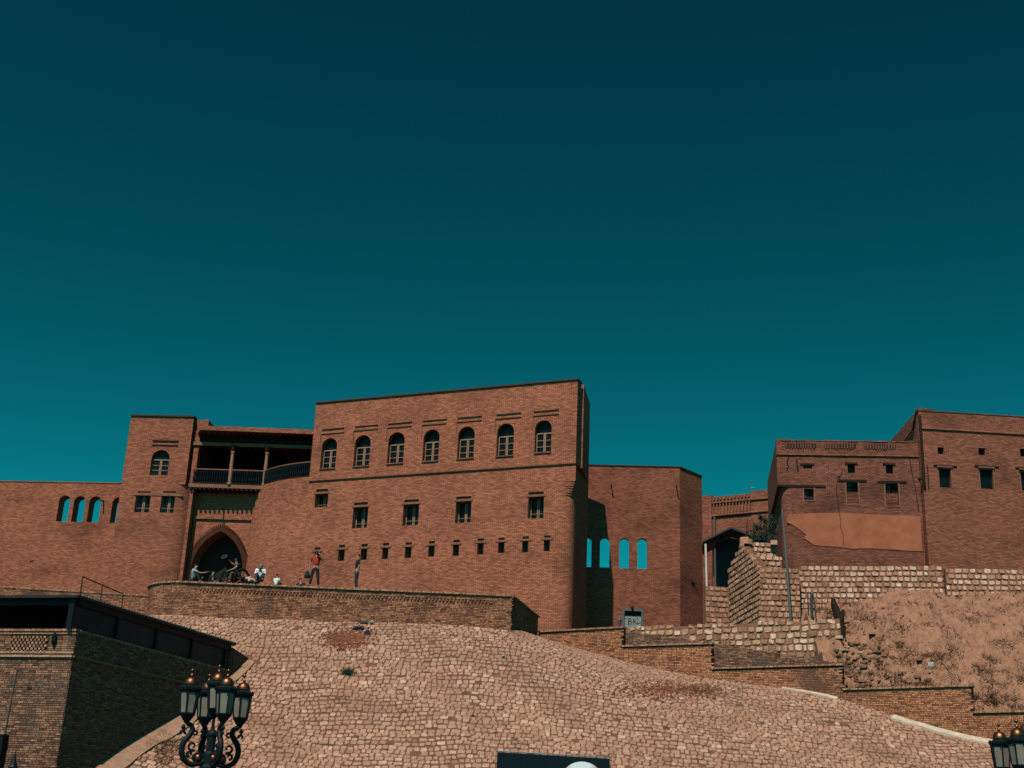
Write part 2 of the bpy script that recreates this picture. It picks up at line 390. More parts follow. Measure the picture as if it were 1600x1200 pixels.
# windows -------------------------------------------------------------
def arched_window(pl, h, parent, rows=3):
    d = h['depth'] - 0.03
    u0, u1, z0, z1 = h['u0'], h['u1'], h['z0'], h['z1']; w = u1 - u0; H = z1 - z0
    zt = z0 + H * 0.62                        # transom under the fanlight
    f = MB(); t = 0.05
    f.pbox(pl, u0 + 0.01, u0 + t, z0, zt, -d - 0.02, -d + 0.05); f.pbox(pl, u1 - t, u1 - 0.01, z0, zt, -d - 0.02, -d + 0.05)
    f.pbox(pl, u0 + 0.01, u1 - 0.01, zt, zt + 0.06, -d - 0.02, -d + 0.06)
    f.pbox(pl, u0 + 0.01, u1 - 0.01, z0, z0 + 0.045, -d - 0.02, -d + 0.055)
    c = (u0 + u1) / 2
    for s in (-1, 1): f.pbox(pl, c + s * 0.042 - 0.026, c + s * 0.042 + 0.026, z0 + 0.046, zt - 0.001, -d - 0.02, -d + 0.05)
    zz = [z0 + 0.045 + (zt - z0 - 0.045) * k / rows for k in range(rows + 1)]
    for k in range(1, rows):
        for a, b in ((u0 + t, c - 0.068), (c + 0.068, u1 - t)): f.pbox(pl, a, b, zz[k] - 0.016, zz[k] + 0.016, -d - 0.02, -d + 0.04)
    win = f.build('window', M['wood_light'], parent)
    for k in range(rows):
        for a, b in ((u0 + t, c - 0.068), (c + 0.068, u1 - t)):
            p = MB(); p.pbox(pl, a, b, zz[k] + 0.016, zz[k + 1] - 0.016, -d - 0.01, -d); p.build('pane', M['glass'], win)
    p = MB(); cv = [(u, z) for u, z in h['curve'] if z > zt + 0.07]
    if len(cv) > 2:
        loop = [(cv[0][0], zt + 0.065), (cv[-1][0], zt + 0.065)] + cv[::-1]
        p.face([pl.pt(u, z, -d + 0.004) for u, z in loop]); p.build('fanlight', M['glass'], win)
    return win

def leaf_window(pl, h, parent, bar=True, leaves=2, mat='wood_light'):
    """dark casement with two narrow wooden leaves standing in a deep recess"""
    d = h['depth'] - 0.03; u0, u1, z0, z1 = h['u0'], h['u1'], h['z0'], h['z1']; w = u1 - u0
    f = MB(); st = 0.055 if w > 0.5 else 0.035
    f.pbox(pl, u0 + 0.01, u0 + st, z0, z1 - 0.01, -d - 0.02, -d + 0.05); f.pbox(pl, u1 - st, u1 - 0.01, z0, z1 - 0.01, -d - 0.02, -d + 0.05)
    c = (u0 + u1) / 2
    for s in (-1, 1): f.pbox(pl, c + s * st * 0.9 - st / 2, c + s * st * 0.9 + st / 2, z0, z1 - 0.01, -d - 0.02, -d + 0.05)
    if bar:
        zb = z0 + (z1 - z0) * 0.27
        f.tube([pl.pt(u0, zb, -d + 0.12), pl.pt(u1, zb, -d + 0.12)], 0.014, 5)
    win = f.build('window', M[mat], parent)
    for a, b in ((u0 + st, c - st * 1.4), (c + st * 1.4, u1 - st)):
        if b - a > 0.02:
            p = MB(); p.pbox(pl, a, b, z0 + 0.02, z1 - 0.03, -d - 0.01, -d); p.build('pane', M['glass'], win)
    return win

def lintel(pl, slot, parent, wide=0.12):
    """wooden lintel under the dark relieving slot of a window"""
    m = MB(); u0, u1, z0 = slot['u0'], slot['u1'], slot['z0']
    m.pbox(pl, u0 - wide, u1 + wide, z0 - 0.13, z0 - 0.005, -0.05, 0.035)
    return m.build('lintel', M['wood_brown'], parent)

def ledge(pl, parent, u0, u1, z, h=0.09, out=0.08, mat='ledge', name='string_course'):
    m = MB(); m.pbox(pl, u0, u1, z, z + h, -0.05, out); return m.build(name, M[mat], parent)

def spout(pl, parent, u, z, length=0.55, drop=0.15, r=0.05):
    m = MB(); m.tube([pl.pt(u, z, -0.1), pl.pt(u, z - drop, length)], r, 7); return m.build('drain_spout', M['iron'], parent)

# ------------------------------------------------------------ ground and setting
def crop4(X, Y): return 480 + X / 3.478, 580 + Y / 3.478
def c4box(x0, y0, x1, y1): a = crop4(x0, y0); b = crop4(x1, y1); return (a[0], a[1], b[0], b[1])

gm = MB(); gm.face([(-1500, -200, 0), (1500, -200, 0), (1500, 2500, 0), (-1500, 2500, 0)])
go = gm.build('ground', M['asphalt']); tag(go, 'dark street ground at the foot of the slope', kind='structure')

# terrain of the cobbled slope: a smooth surface through measured points
CP = [(-17.2, 63.7, 11.25), (-18.8, 63.4, 11.25), (-22, 62.9, 11.35), (-29, 62.2, 11.3), (-19, 60.9, 11.1), (-15, 60, 11.2), (-10, 60, 11.22), (-5, 60, 11.28), (0.3, 60, 11.12), (1.75, 65.3, 11.6),
      (5.83, 63.0, 10.4), (9.7, 61.04, 9.48), (14.57, 58.2, 8.56), (16.9, 56.85, 7.71), (19.3, 55.2, 6.83), (20.3, 53.6, 6.15), (25, 50.5, 4.6),
      (-10.8, 56.48, 8.74), (-12.2, 52.5, 6.25), (-13.93, 47.58, 3.78), (-5, 55, 7.75), (1, 55, 7.7), (7, 55, 7.2),
      (-8, 46, 1.45), (-3, 46, 1.4), (3, 46, 1.4), (9, 46, 1.35), (15, 46, 1.3), (21, 46, 1.3), (27, 46, 1.2), (0, 43.9, 0.0), (12, 43.8, 0.0), (24, 43.5, 0.0), (-12, 43.8, 0.0)]
_cp = np.array(CP); _n = len(CP)
def _phi_tps(r2): return 0.5 * r2 * np.log(np.maximum(r2, 1e-9))
_A = np.zeros((_n + 3, _n + 3)); _d2 = ((_cp[:, None, :2] - _cp[None, :, :2]) ** 2).sum(-1)
_A[:_n, :_n] = _phi_tps(_d2) + 0.6 * np.eye(_n); _A[:_n, _n] = 1; _A[:_n, _n + 1:] = _cp[:, :2]; _A[_n, :_n] = 1; _A[_n + 1:, :_n] = _cp[:, :2].T
_w = np.linalg.solve(_A, np.concatenate([_cp[:, 2], np.zeros(3)]))
def slope_z(xy):
    xy = np.atleast_2d(np.asarray(xy, float)); d2 = ((xy[:, None, :] - _cp[None, :, :2]) ** 2).sum(-1)
    return _phi_tps(d2) @ _w[:_n] + _w[_n] + xy @ _w[_n + 1:]
def sz(x, y): return float(slope_z([(x, y)])[0])

# plan lines that bound the slope
TERR_Y = 60.0
STAIR = [(1.85, 65.4), (5.81, 63.0), (9.77, 61.0), (15.0, 58.0), (19.57, 55.0), (22.6, 53.05), (27.5, 50.0)]
def stair_y(x):
    for (a, b), (c, d) in zip(STAIR, STAIR[1:]):
        if a <= x <= c: return b + (d - b) * (x - a) / (c - a)
    return 65.4 if x < 1.85 else 50.0
SB = Plane(atY(120, 980, 45.5), 70.6)        # right-hand wall of the street building
def in_slope(x, y):
    if y < 43.9: return False
    if (Vector((x, y, 0)) - SB.P).dot(SB.n) < 0.05 and y < 56.9: return False
    if x < 0.35: return y < TERR_Y + (0 if x > -14.6 else (x + 14.6) ** 2 * 0.35)
    if x < 1.85: return y < TERR_Y + (x - 0.35) * 3.6
    return y < stair_y(x)

bed = MB(); NX, NY = 110, 60
gx = np.linspace(-24, 27.4, NX); gy = np.linspace(43.7, 67, NY)
G = np.array([(x, y) for y in gy for x in gx]); GZ = slope_z(G) - 0.034
vv = [(G[i, 0], G[i, 1], GZ[i]) for i in range(len(G))]; ff = []
for j in range(NY - 1):
    for i in range(NX - 1):
        cx, cy = (gx[i] + gx[i + 1]) / 2, (gy[j] + gy[j + 1]) / 2
        if cx > 1.5 and cy > stair_y(cx) + 1.3: continue
        if cx < 1.5 and cy > 66: continue
        if cx < -14.5 and cy > 63.2 + (cx + 16.5) * 0.1152: continue
        ff.append((j * NX + i, j * NX + i + 1, (j + 1) * NX + i + 1, (j + 1) * NX + i))
bed.raw(vv, ff)
slope = bed.build('cobbled_slope', M['slope_bed'], smooth=True)
tag(slope, 'wide cobbled slope rising from the street to the terrace wall', kind='structure')

# cobbles: eight rounded shapes, laid in wavering rows along the slope
def cobble_shape(rs):
    n = 8; top = []; mid = []; low = []
    base = [(1, -0.7), (1, 0.7), (0.7, 1), (-0.7, 1), (-1, 0.7), (-1, -0.7), (-0.7, -1), (0.7, -1)]
    for k in range(n):
        bx, by = base[k][0] * rs.uniform(0.86, 1.04), base[k][1] * rs.uniform(0.86, 1.04)
        top.append((bx * 0.445, by * 0.44, 0.5 + rs.uniform(-0.07, 0.07))); mid.append((bx * 0.49, by * 0.49, 0.28)); low.append((bx * 0.5, by * 0.5, -0.5))
    V = top + mid + low; F = [tuple(range(n))]
    for o in (0, n):
        for k in range(n): F.append((o + k, o + n + k, o + n + (k + 1) % n, o + (k + 1) % n))
    return V, F
rs = random.Random(3)
COB = [cobble_shape(rs) for _ in range(10)]
COBM = []
for V, F in COB:
    b_ = MB(); b_.raw(V, F); COBM.append(b_.mesh('cobblestone', M['cobble'], smooth=False))
cob = []
y = 44.1; j = 0
while y < 67:
    dy = 0.228 * (1 + 0.14 * rs.uniform(-1, 1))
    x = -17.0 + rs.uniform(0, 0.3)
    wob = rs.uniform(0, 6.28)
    while x < 27:
        wd = rs.choice((0.17, 0.2, 0.23, 0.26, 0.29, 0.34)) * rs.uniform(0.88, 1.12)
        xc = x + wd / 2
        yy = y - 0.10 * max(0, xc - 2) + 0.12 * math.sin(xc * 0.45 + j * 0.22) + 0.012 * math.sin(xc * 0.9 + wob) + 0.07 * math.sin(xc * 1.9 + j * 0.31) + rs.gauss(0, 0.017)
        x += wd + rs.uniform(0.006, 0.03)
        if in_slope(xc, yy) and rs.random() > 0.008: cob.append((xc, yy, wd, dy * rs.uniform(0.88, 1.0)))
    y += dy; j += 1
ca = np.array([(c[0], c[1]) for c in cob]); cz = slope_z(ca); ex = slope_z(ca + (0.1, 0)); ey = slope_z(ca + (0, 0.1))
rank = []
for i, (x, yy, wd, ln) in enumerate(cob):
    px, py = proj((x, yy, cz[i]))
    ok = 150 < px < 1590 and py < 1192 and not (765 < px < 965 and py > 1160) and not (262 < px < 400 and py > 1030) and not (px > 1535 and py > 1120)
    rank.append(((x * x + yy * yy) if ok else 1e9, i))
near = {i for d, i in sorted(rank)[:300] if d < 1e8}
stf = MB()
for i, (x, yy, wd, ln) in enumerate(cob):
    tx = Vector((0.1, 0, ex[i] - cz[i])).normalized(); ty = Vector((0, 0.1, ey[i] - cz[i])); sl_ = ty.length / 0.1; ty.normalize()
    nz = tx.cross(ty).normalized(); ty = nz.cross(tx)
    k = rs.randrange(len(COB)); rot = rs.gauss(0, 0.11); sx, sy, sh = wd, ln * sl_, rs.uniform(0.07, 0.10)
    a = tx * math.cos(rot) + ty * math.sin(rot); b2 = nz.cross(a)
    nzt = (nz + a * rs.uniform(-0.08, 0.08) + b2 * rs.uniform(-0.08, 0.08)).normalized(); b2 = nzt.cross(a).normalized(); a = b2.cross(nzt)
    c = Vector((x, yy, cz[i] - 0.05 + rs.uniform(-0.012, 0.012)))
    if i in near:
        inst('cobblestone', COBM[k], slope, c, Matrix((a, b2, nzt)).transposed().to_quaternion(), (sx, sy, sh))
    else:
        stf.raw([c + a * (v[0] * sx) + b2 * (v[1] * sy) + nzt * (v[2] * sh) for v in COB[k][0]], COB[k][1], rs.random())
so_ = stf.build('cobblestones', M['cobble'], slope, kind='stuff')

# ------------------------------------------------------------ brick-by-brick walls
BRK = None
def unit_brick(mat):
    m = MB(); m.obox((-0.5, -0.5, -0.5), (1, 0, 0), (0, 1, 0), (0, 0, 1), skip=('back',)); return m.mesh('brick', mat)
BR_MESH = {}
def lay_bricks(parent, plines, zlo, zhi, mat, singles=0, length=0.24, course=0.073, joint=0.019, proud=0.014, seed=1, skip=None, deep=0.05):
    """courses of bricks on the outer face of a wall. plines: plan polyline; zlo/zhi: functions of the distance along it"""
    r = random.Random(seed); P = [Vector((p[0], p[1], 0)) for p in plines]
    cum = [0.0]
    for a, b in zip(P, P[1:]): cum.append(cum[-1] + (b - a).length)
    T = cum[-1]
    def at(s):
        s = min(max(s, 0), T)
        for i in range(len(P) - 1):
            if s <= cum[i + 1] + 1e-9:
                t = (P[i + 1] - P[i]).normalized(); return P[i] + t * (s - cum[i]), t
    out = []
    zmin = min(zlo(s) for s in np.linspace(0, T, 30)); zmax = max(zhi(s) for s in np.linspace(0, T, 30))
    k = 0; z = zmax - course
    while z > zmin - course:
        s = -(length / 2 if k % 2 else 0) + r.uniform(-0.02, 0.02)
        while s < T:
            ln = length if r.random() > 0.18 else length * 0.55
            a, b = max(s, 0), min(s + ln - joint, T); s += ln
            if b - a < 0.04: continue
            mid = (a + b) / 2
            if z + course > zhi(mid) + 0.002 or z + course * 0.6 < zlo(mid): continue
            if skip and skip(mid, z + course / 2): continue
            out.append((a, b, z))
        z -= course; k += 1
    items = []
    for a, b, z in out:
        (pa, t) = at((a + b) / 2); n_ = Vector((t.y, -t.x, 0)); L_ = b - a; h = course - joint
        c = pa + n_ * (proud / 2 - deep / 2 + r.uniform(-0.004, 0.004)) + Vector((0, 0, z + joint / 2 + h / 2))
        items.append((c, t, n_, L_, h))
    pick = set()
    if singles:
        sc = []
        for i, (c, t, n_, L_, h) in enumerate(items):
            px, py = proj(c); sc.append((c.length if (2 < px < 1598 and py < 1197) else 1e6, i))
        pick = {i for d, i in sorted(sc)[:singles] if d < 1e5}
    mb = MB()
    if mat.name not in BR_MESH: BR_MESH[mat.name] = unit_brick(mat)
    for i, (c, t, n_, L_, h) in enumerate(items):
        D = proud + deep
        if i in pick:
            inst('brick', BR_MESH[mat.name], parent, c, Matrix((t, -n_, Vector((0, 0, 1)))).transposed().to_quaternion(), (L_, D, h))
        else:
            mb.obox(c - t * (L_ / 2) + n_ * (D / 2) - Vector((0, 0, h / 2)), t * L_, -n_ * D, (0, 0, h), r.random() or 0.01, skip=('back',))
    if mb.f: mb.build('bricks', mat, parent, kind='stuff')

def coping_row(parent, plines, z, mat, width=0.075, h=0.075, out=0.06, depth=0.35, seed=5):
    """a row of bricks on edge that crowns a wall and hangs over its face"""
    r = random.Random(seed); mb = MB(); P = [Vector((p[0], p[1], 0)) for p in plines]
    for a, b in zip(P, P[1:]):
        t = (b - a); Ls = t.length; t.normalize(); n_ = Vector((t.y, -t.x, 0)); k = max(1, round(Ls / width)); st = Ls / k
        for i in range(k):
            o = a + t * (st * i + 0.004) + n_ * (out + r.uniform(-0.006, 0.006)) + Vector((0, 0, z))
            mb.obox(o, t * (st - 0.008), -n_ * depth, (0, 0, h + r.uniform(-0.006, 0.006)), r.random() or 0.01)
    return mb.build('coping', mat, parent, kind='stuff')

def slab_wall(parent, plines, zlo, zhi, mat, thick=0.35, name='wall', back=0.0):
    """the mortar body behind the bricks"""
    mb = MB(); P = [Vector((p[0], p[1], 0)) for p in plines]; s = 0
    for a, b in zip(P, P[1:]):
        t = (b - a); Ls = t.length; t.normalize(); n_ = Vector((t.y, -t.x, 0)); k = max(1, int(Ls / 1.0)); st = Ls / k
        for i in range(k):
            s0, s1 = s + st * i, s + st * (i + 1)
            a0, a1 = a + t * (st * i), a + t * (st * (i + 1))
            zA, zB, zt = zlo(s0), zlo(s1), min(zhi(s0 + 1e-3), zhi(s1 - 1e-3))
            f = [a0 + Vector((0, 0, zA)), a1 + Vector((0, 0, zB)), a1 + Vector((0, 0, zt)), a0 + Vector((0, 0, zt))]
            bk = [p - n_ * thick for p in f]
            mb.face(f); mb.face([bk[1], bk[0], bk[3], bk[2]]); mb.face([f[3], f[2], bk[2], bk[3]])
            mb.face([f[0], f[3], bk[3], bk[0]]); mb.face([f[2], f[1], bk[1], bk[2]])
        s += Ls
    return mb.build(name, mat, parent)

# ------------------------------------------------------------ terrace
TP = arc((-14.6, 62.2), 2.2, math.pi, 1.5 * math.pi, 14) + [(0.40, 60.0), (1.77, 65.4)]
tl = [0.0]
for a, b in zip(TP, TP[1:]): tl.append(tl[-1] + math.dist(a, b))
def tp_at(s):
    for i in range(len(TP) - 1):
        if s <= tl[i + 1] + 1e-9:
            f = (s - tl[i]) / (tl[i + 1] - tl[i]); return (TP[i][0] + (TP[i + 1][0] - TP[i][0]) * f, TP[i][1] + (TP[i + 1][1] - TP[i][1]) * f)
    return TP[-1]
TZ = 12.67
s_band0 = tl[14] + (-13.9 + 14.6); s_band1 = tl[14] + (-0.55 + 14.6)
terrace = thing('terrace_wall', 'curved brick retaining wall with a dog-tooth band below the people', 'wall', (-8, 60, 11))
tlo = lambda s: sz(*tp_at(s)) - 0.35
slab_wall(terrace, TP, tlo, lambda s: TZ, M['mortar'], 0.4)
ZB0, ZB1 = TZ - 0.073 * 6, TZ - 0.073 * 3
lay_bricks(terrace, TP, tlo, lambda s: TZ, M['brick_unit'], seed=11, skip=lambda s, z: s_band0 < s < s_band1 and ZB0 < z < ZB1, proud=0.03)
coping_row(terrace, TP, TZ, M['brick_cope'], out=0.11)
mb = MB(); x = -13.85; r_ = random.Random(8)
while x < -0.6:                                       # dog-tooth: bricks set at 45 degrees, two rows
    for k, zz in enumerate((ZB0 + 0.004, ZB0 + 0.112)):
        c = Vector((x + (0.055 if k else 0), 60.02, zz)); a = Vector((0.075, -0.075, 0)); b = Vector((0.075, 0.075, 0))
        mb.obox(c - Vector((0.075, 0, 0)), a, b, (0, 0, 0.095), r_.random() or 0.01)
    x += 0.165
mb.build('dog_tooth_band', M['brick_unit'], terrace, kind='stuff')
m_ = MB(); m_.face([(p[0], p[1], 12.64) for p in TP] + [(1.88, 72.6, 12.64), (-6, 86, 12.64), (-8, 90, 12.64), (-24, 90, 12.64), (-24, 66, 12.64), (-16.5, 64.5, 12.64)])
tag(m_.build('terrace_floor', M['concrete']), 'paved terrace in front of the gate', kind='structure')

# lower parapet that continues to the left
bp_ = thing('parapet_wall', 'low dark brick parapet left of the terrace, below the arched wall', 'wall', (-22, 63.5, 11))
BPL = [(-30.0, 62.55), (-16.55, 64.1)]
slab_wall(bp_, BPL, lambda s: 10.2, lambda s: 12.66, M['mortar'], 0.35)
lay_bricks(bp_, BPL, lambda s: 10.6, lambda s: 12.66, M['brick_unit'], seed=21, proud=0.02)
coping_row(bp_, BPL, 12.66, M['brick_cope'], out=0.05, seed=9)
m_ = MB(); m_.face([(-60, 62.9, 12.3), (-16.5, 64.6, 12.3), (-16.5, 95, 12.3), (-60, 95, 12.3)])
tag(m_.build('upper_path', M['concrete']), 'path at the foot of the arched wall', kind='structure')
m_ = MB(); m_.face([(1.8, 66.2, 11.8), (6.5, 66.4, 11.8), (16.5, 62, 11.6), (40, 66, 14.5), (40, 100, 14.5), (2, 100, 12.0)])
tag(m_.build('upper_yard', M['concrete']), 'open ground behind the stair walls', kind='structure')

# ------------------------------------------------------------ stair walls stepping down to the right
st_top = [11.93, 11.03, 9.88, 8.81, 7.73, 6.65]
sc_ = [0.0]
for a, b in zip(STAIR, STAIR[1:]): sc_.append(sc_[-1] + math.dist(a, b))
def st_hi(s):
    for i in range(6):
        if s < sc_[i + 1]: return st_top[i]
    return st_top[-1]
def st_at(s):
    for i in range(6):
        if s <= sc_[i + 1] + 1e-9:
            f = (s - sc_[i]) / (sc_[i + 1] - sc_[i]); return (STAIR[i][0] + (STAIR[i + 1][0] - STAIR[i][0]) * f, STAIR[i][1] + (STAIR[i + 1][1] - STAIR[i][1]) * f)
    return STAIR[-1]
stair = thing('stair_wall', 'brick stair wall stepping down to the right along the cobbles', 'wall', (10, 60.9, 9))
lo_ = lambda s: sz(*st_at(s)) - 0.4
for i in range(6):
    seg = [STAIR[i], STAIR[i + 1]]; base = sc_[i]
    slab_wall(stair, seg, lambda s, b=base: lo_(s + b), lambda s, i=i: st_top[i], M['mortar'], 0.36)
    e = Vector((STAIR[i + 1][0] - STAIR[i][0], STAIR[i + 1][1] - STAIR[i][1], 0)).normalized() * 0.07
    coping_row(stair, [(STAIR[i][0] + e.x * 0.2, STAIR[i][1] + e.y * 0.2), (STAIR[i + 1][0] + e.x, STAIR[i + 1][1] + e.y)], st_top[i] + 0.002, M['brick_cope'], out=0.11, depth=0.5, seed=30 + i)
lay_bricks(stair, STAIR, lo_, st_hi, M['brick_stair'], singles=300, seed=12, proud=0.03)
rear = thing('rear_stair_wall', 'darker sloping brick wall behind the stepped stair wall', 'wall', (12, 62.5, 9))
RW = Plane((10.87, 62.9), -29.0)
rwp = [RW.uz(*p) for p in ((940, 983), (975, 984), (1113, 1003), (1300, 1033), (1385, 1060), (1470, 1085))]
def rw_hi(u): return float(np.interp(u, [p[0] for p in rwp], [p[1] for p in rwp]))
ra, rb = rwp[0][0], rwp[-1][0]; A_ = RW.pt(ra, 0); B_ = RW.pt(rb, 0)
slab_wall(rear, [(A_.x, A_.y), (B_.x, B_.y)], lambda s: rw_hi(s + ra) - 2.2, lambda s: rw_hi(s + ra) - 0.04, M['mortar'], 0.35)
lay_bricks(rear, [(A_.x, A_.y), (B_.x, B_.y)], lambda s: rw_hi(s + ra) - 2.0, lambda s: rw_hi(s + ra), M['brick_street'], seed=13, proud=0.018)

# whitewashed kerb pieces at the foot of the stair wall, concrete strip along the street building
def ribbon(name, pts, lift, mat, label, thick=0.12):
    m_ = MB(); 
    for (a0, a1), (b0, b1) in zip(pts, pts[1:]):
        q = [Vector((p[0], p[1], sz(*p) + lift)) for p in (a0, b0, b1, a1)]
        m_.face([q[3], q[2], q[1], q[0]]); m_.face([q[0], q[1], q[1] - Vector((0, 0, thick)), q[0] - Vector((0, 0, thick))])
        m_.face([q[1], q[2], q[2] - Vector((0, 0, thick)), q[1] - Vector((0, 0, thick))]); m_.face([q[3], q[0], q[0] - Vector((0, 0, thick)), q[3] - Vector((0, 0, thick))])
    o = m_.build(name, mat); tag(o, label, kind='structure'); return o
def off_line(s0, s1, w0, w1, n=14, wob=0.04, seed=2):
    r = random.Random(seed); res = []
    for i in range(n + 1):
        s = s0 + (s1 - s0) * i / n; p = Vector((*st_at(s), 0)); q = Vector((*st_at(min(s + 0.05, sc_[-1])), 0)); t = (q - p).normalized(); nn = Vector((t.y, -t.x, 0))
        a = p + nn * w0; b = p + nn * (w1 + r.uniform(-wob, wob)); res.append(((b.x, b.y), (a.x, a.y)))
    return res
kb0 = sc_[3] + 2.2
ribbon('kerb', off_line(kb0, kb0 + 6.8, 0.0, 0.42), 0.07, M['whitewash'], 'whitewashed kerb at the foot of the lowest stair walls')
ribbon('kerb', off_line(sc_[3] - 2.7, sc_[3] - 0.2, 0.0, 0.26, 8, 0.08, 4), 0.05, M['whitewash'], 'short whitewashed kerb below the middle stair wall')
rib = []; r_ = random.Random(4)
for i in range(30):
    u = -1.5 + 13.2 * i / 29; a = SB.pt(u, 0, 0.02); b = SB.pt(u, 0, (0.75 if u < 9 else 0.4) + r_.uniform(-0.07, 0.07)); rib.append(((b.x, b.y), (a.x, a.y)))
ribbon('concrete_strip', rib, 0.07, M['concrete'], 'concrete strip along the foot of the dark brick wall')

# ------------------------------------------------------------ stone walls
STM = {}
def stone_wall(name, label, pl, u0, u1, z0, ztop, mat, row=0.28, wid=0.31, gap=0.042, irr=0.0, seed=1, thick=0.5, parent=None, singles=300, proud=0.05, ubound=None):
    """ztop: number or function of u. every stone is a block of its own in a bed of mortar"""
    r = random.Random(seed); zt = ztop if callable(ztop) else (lambda u: ztop)
    root = parent or thing(name, label, 'wall', pl.pt((u0 + u1) / 2, z0))
    body = MB(); k = max(1, int((u1 - u0) / 0.5)); st = (u1 - u0) / k
    for i in range(k):
        a = u0 + st * i; body.pbox(pl, a, a + st, z0, min(zt(a + 0.01), zt(a + st - 0.01)) - 0.02, -thick, -0.008)
    body.build('wall', M['mortar_stone'], root)
    if mat.name not in STM:
        STM[mat.name] = []
        for V, F in COB:
            b_ = MB(); b_.raw(V, F); STM[mat.name].append(b_.mesh('stone', mat))
    st_ = []; zmax = max(zt(u0 + (u1 - u0) * i / 20) for i in range(21)); z = zmax; j = 0
    while z - row > z0 - row * 0.5:
        rh = row * (1 + irr * r.uniform(-0.25, 0.25)); u = u0 - r.uniform(0, wid * 0.5)
        while u < u1:
            w_ = wid * r.uniform(0.72, 1.3) * (1 + irr * r.uniform(-0.25, 0.3)); a, b = max(u, u0), min(u + w_ - gap, u1); u += w_
            if b - a < 0.1: continue
            c = (a + b) / 2; h = rh - gap
            zz = z - gap / 2 - h / 2 + irr * r.uniform(-0.03, 0.03) + 0.012 * math.sin(c * 1.3 + j)
            if zz + h / 2 > zt(c) + 0.06: continue
            if ubound and not ubound(c, zz): continue
            st_.append((c, zz, b - a, h * r.uniform(0.86, 1.02)))
        z -= rh; j += 1
    vis = []
    for i, (c, zz, w_, h) in enumerate(st_):
        p = pl.pt(c, zz); px, py = proj(p); vis.append(((p.length if 0 < px < 1600 and py < 1200 else 1e6), i))
    pick = {i for d, i in sorted(vis)[:singles] if d < 1e5}; rest = MB()
    for i, (c, zz, w_, h) in enumerate(st_):
        rot = r.uniform(-0.08, 0.08) * (1 + irr * 1.5); a = pl.d * math.cos(rot) + Vector((0, 0, math.sin(rot))); b = pl.n.cross(a)
        if b.z < 0: b = -b
        nn = pl.n; k = r.randrange(len(COB)); p = pl.pt(c, zz, -0.07 + r.uniform(-0.012, 0.02)); D = 0.2
        if i in pick: inst('stone', STM[mat.name][k], root, p, Matrix((a, b, nn)).transposed().to_quaternion(), (w_ * 1.02, h * 1.02, D))
        else: rest.raw([p + a * v[0] * w_ + b * v[1] * h + nn * v[2] * D for v in COB[k][0]], COB[k][1], r.random() or 0.01)
    if rest.f: rest.build('stones', mat, root, kind='stuff')
    return root

SL = Plane((15.16, 66.0), -11.6)
uL0, uL1 = SL.u(1250, 930), SL.u(1473, 910)
w1 = stone_wall('stone_wall', 'long pale stone retaining wall below the plastered house', SL, uL0, uL1, 12.3, 16.0, M['stone_wall'], seed=2)
cL = SL.pt(uL0, 0); SLs = Plane((cL.x, cL.y), 90 + 6)
SLs = Plane((cL.x + 0.02 - SL.n.x * 2.0, cL.y - SL.n.y * 2.0), -84)
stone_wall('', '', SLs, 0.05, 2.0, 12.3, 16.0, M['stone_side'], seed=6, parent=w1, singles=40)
SR = Plane(SL.pt(uL1 + 0.12, 0, 0.35), -9.0)
w2 = stone_wall('stone_wall', 'pale stone retaining wall at the right edge, above the dirt bank', SR, 0.0, 6.5, 12.6, 15.8, M['stone_wall'], seed=3)
cR = SR.pt(0, 0); SRs = Plane((cR.x - SR.n.x * 0.9, cR.y - SR.n.y * 0.9), -84)
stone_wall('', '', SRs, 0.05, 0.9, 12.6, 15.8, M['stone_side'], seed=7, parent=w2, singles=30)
# stepped buttress: front face, upper tiers and the long face that runs back
PF = Plane((12.98, 65.5), -6.8)
up0, up1 = PF.u(1188, 930), PF.u(1250, 930)
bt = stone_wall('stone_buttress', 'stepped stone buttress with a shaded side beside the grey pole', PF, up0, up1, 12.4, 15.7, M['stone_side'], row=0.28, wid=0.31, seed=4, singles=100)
PT = Plane((12.6, 67.6), 0.0)
stone_wall('', '', PT, PT.u(1171, 878), PT.u(1222, 878), 14.6, PT.z(1195, 868), M['stone_wall'], row=0.28, wid=0.31, seed=14, parent=bt, singles=40)
PT2 = Plane((12.4, 69.2), 0.0)
stone_wall('', '', PT2, PT2.u(1159, 857), PT2.u(1213, 857), 15.6, PT2.z(1185, 847), M['stone_wall'], row=0.28, wid=0.31, seed=15, parent=bt, singles=40)
OB = Plane((12.98, 65.48), -84.3)            # u<0 runs back
ob = [OB.uz(*p) for p in ((1188, 887), (1172, 868), (1158, 848), (1138, 890))]
ub_ = [p[0] for p in ob][::-1]; zb_ = [p[1] for p in ob][::-1]
def ob_hi(u): return float(np.interp(u, ub_, zb_))
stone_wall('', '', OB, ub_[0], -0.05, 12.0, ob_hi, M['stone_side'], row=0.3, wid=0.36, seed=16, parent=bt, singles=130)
BS = Plane(atY(1105, 917, 74), 5.8)
stone_wall('stone_wall', 'narrow stone base behind the white pipe under the back house', BS, -0.1, 1.6, 12.0, BS.z(1120, 916), M['stone_side'], row=0.3, wid=0.33, seed=5)
FL = Plane((7.02, 66.5), -27.2)
stone_wall('stone_wall', 'low rubble stone wall of uneven stones above the stair walls', FL, FL.u(974, 985), FL.u(1313, 985), 10.2, lambda u: 12.62 + 0.05 * math.sin(u * 2.1), M['stone_rubble'], row=0.3, wid=0.34, gap=0.045, irr=1.0, seed=8)

M['clod'] = piece_mat('clod', [(0, (0.16, 0.072, 0.044)), (0.5, (0.24, 0.11, 0.065)), (0.9, (0.32, 0.155, 0.095)), (1, (0.5, 0.33, 0.22))])
